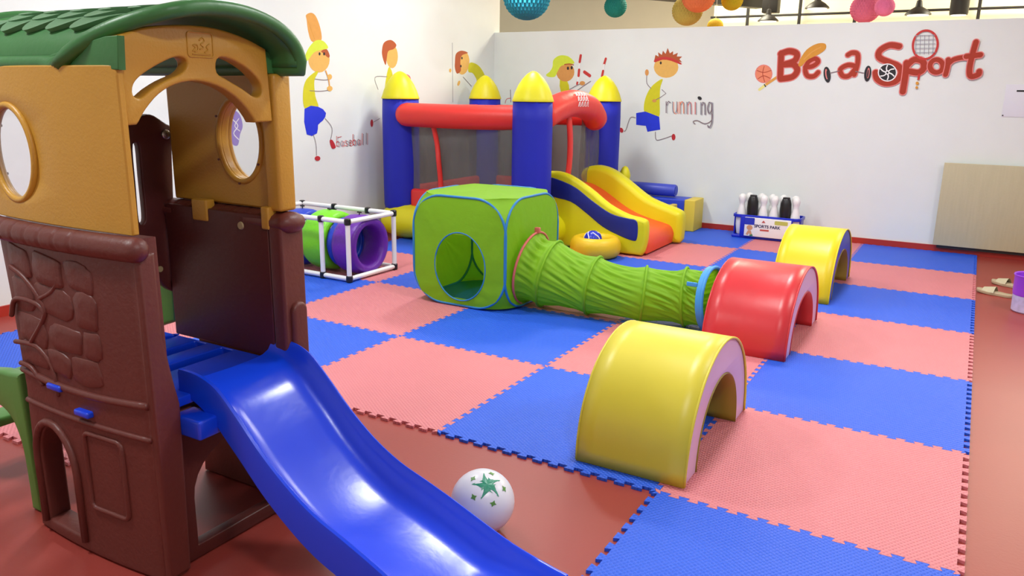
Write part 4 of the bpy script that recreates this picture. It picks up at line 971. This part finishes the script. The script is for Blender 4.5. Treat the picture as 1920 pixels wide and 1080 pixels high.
# steel window grid on the far side, bright shop front behind
ZG = 9.6
tg = thing('window_grid', 'black steel window grid above the far end of the white partition', 'window frame', (1.2, ZG, 0))
def bar(a, b, r=.02): G().rbox((min(a[0], b[0])-r, ZG-r, min(a[1], b[1])-r), (max(a[0], b[0])+r, ZG+r, max(a[1], b[1])+r), .005).build('steel_bar', 'dark', tg)
def gx(px, py): p = P(px, py, 1, ZG); return (p.x, p.z)
for px in (1402, 1499, 1603, 1834): x, z = gx(px, 30); bar((x, 1.6), (x, 4.28))
bar((gx(1335, 28)[0], gx(1600, 24)[1]), (5.5, gx(1600, 24)[1]), .016)
bar((gx(1400, 28)[0], 3.72), (5.5, 3.72), .03)
G().box((gx(1335, 20)[0], ZG+.12, .8), (5.55, ZG+.13, 4.28)).build('frosted_panes', mat('daylit_pane', (255, 246, 208), .7, emis=.35), tg, smooth=False)
a, b = P(1190, -4, 1, 7.2), P(1425, 16, 1, 9.0)
bm_ = thing('ceiling_beam', 'dark ceiling beam running above the far side of the partition', 'beam', (a.x, a.y, a.z))
d = (b-a); s_ = Vector((0, 0, .22)); nn = Vector((d.y, -d.x, 0)).normalized()*.08
vs = [a-nn, a+nn, b+nn, b-nn]; G().add(vs+[p+s_ for p in vs], [(0, 3, 2, 1), (4, 5, 6, 7), (0, 1, 5, 4), (1, 2, 6, 5), (2, 3, 7, 6), (3, 0, 4, 7)]).build('beam_body', 'dark', bm_, smooth=False)
G().tube([b+s_, (b.x, b.y, 4.3)], .02, 6).tube([a+s_, (a.x, a.y, 4.3)], .02, 6).build('hanger', 'dark', bm_)
def pendant(px, py, w, v, label, cyl=False):
    c = P(px, py, 1, v); dist = (c-EYE).dot(_fw); r = w/FPX*dist/2
    t = thing('pendant_lamp', label, 'lamp', (c.x, c.y, c.z), 'black pendant lamps beyond the partition')
    if cyl: G().lathe(c, [(r*.95, 0), (r, .02), (r, .42), (r*.6, .44)], 24).build('shade', 'dark', t)
    else: G().lathe(c, [(r, 0), (r*.97, .015), (r*.62, r*.42), (r*.28, r*.62), (r*.2, r*1.1), (r*.12, r*1.15)], 24).build('shade', 'dark', t)
    G().lathe((c.x, c.y, c.z-.006), [(r*.8, 0), (r*.8, .004)], 20).build('lamp_disc', 'lamp', t)
    G().tube([(c.x, c.y, c.z+(.43 if cyl else r*1.1)), (c.x, c.y, 4.3)], .008, 6).build('cord', 'dark', t)
pendant(1440, 40, 38, 8.4, 'black dome pendant lamp below a square box, nearest the corner')
pendant(1532, 16, 44, 8.2, 'black dome pendant lamp, highest of the row')
pendant(1721, 28, 46, 7.9, 'black dome pendant lamp hanging past the pink paper balls')
pendant(1797, 28, 32, 7.6, 'black cylinder pendant lamp above the slogan end', True)
c = P(1438, 22, 1, 8.4)
x_ = thing('speaker_box', 'black square box hanging above the dome pendant lamp', 'speaker', (c.x, 8.6, c.z))
G().rbox((c.x-.10, 8.52, c.z), (c.x+.10, 8.7, c.z+.3), .01).build('box_body', 'dark', x_); G().tube([(c.x, 8.6, c.z+.3), (c.x, 8.6, 4.3)], .01, 6).build('rod', 'dark', x_)
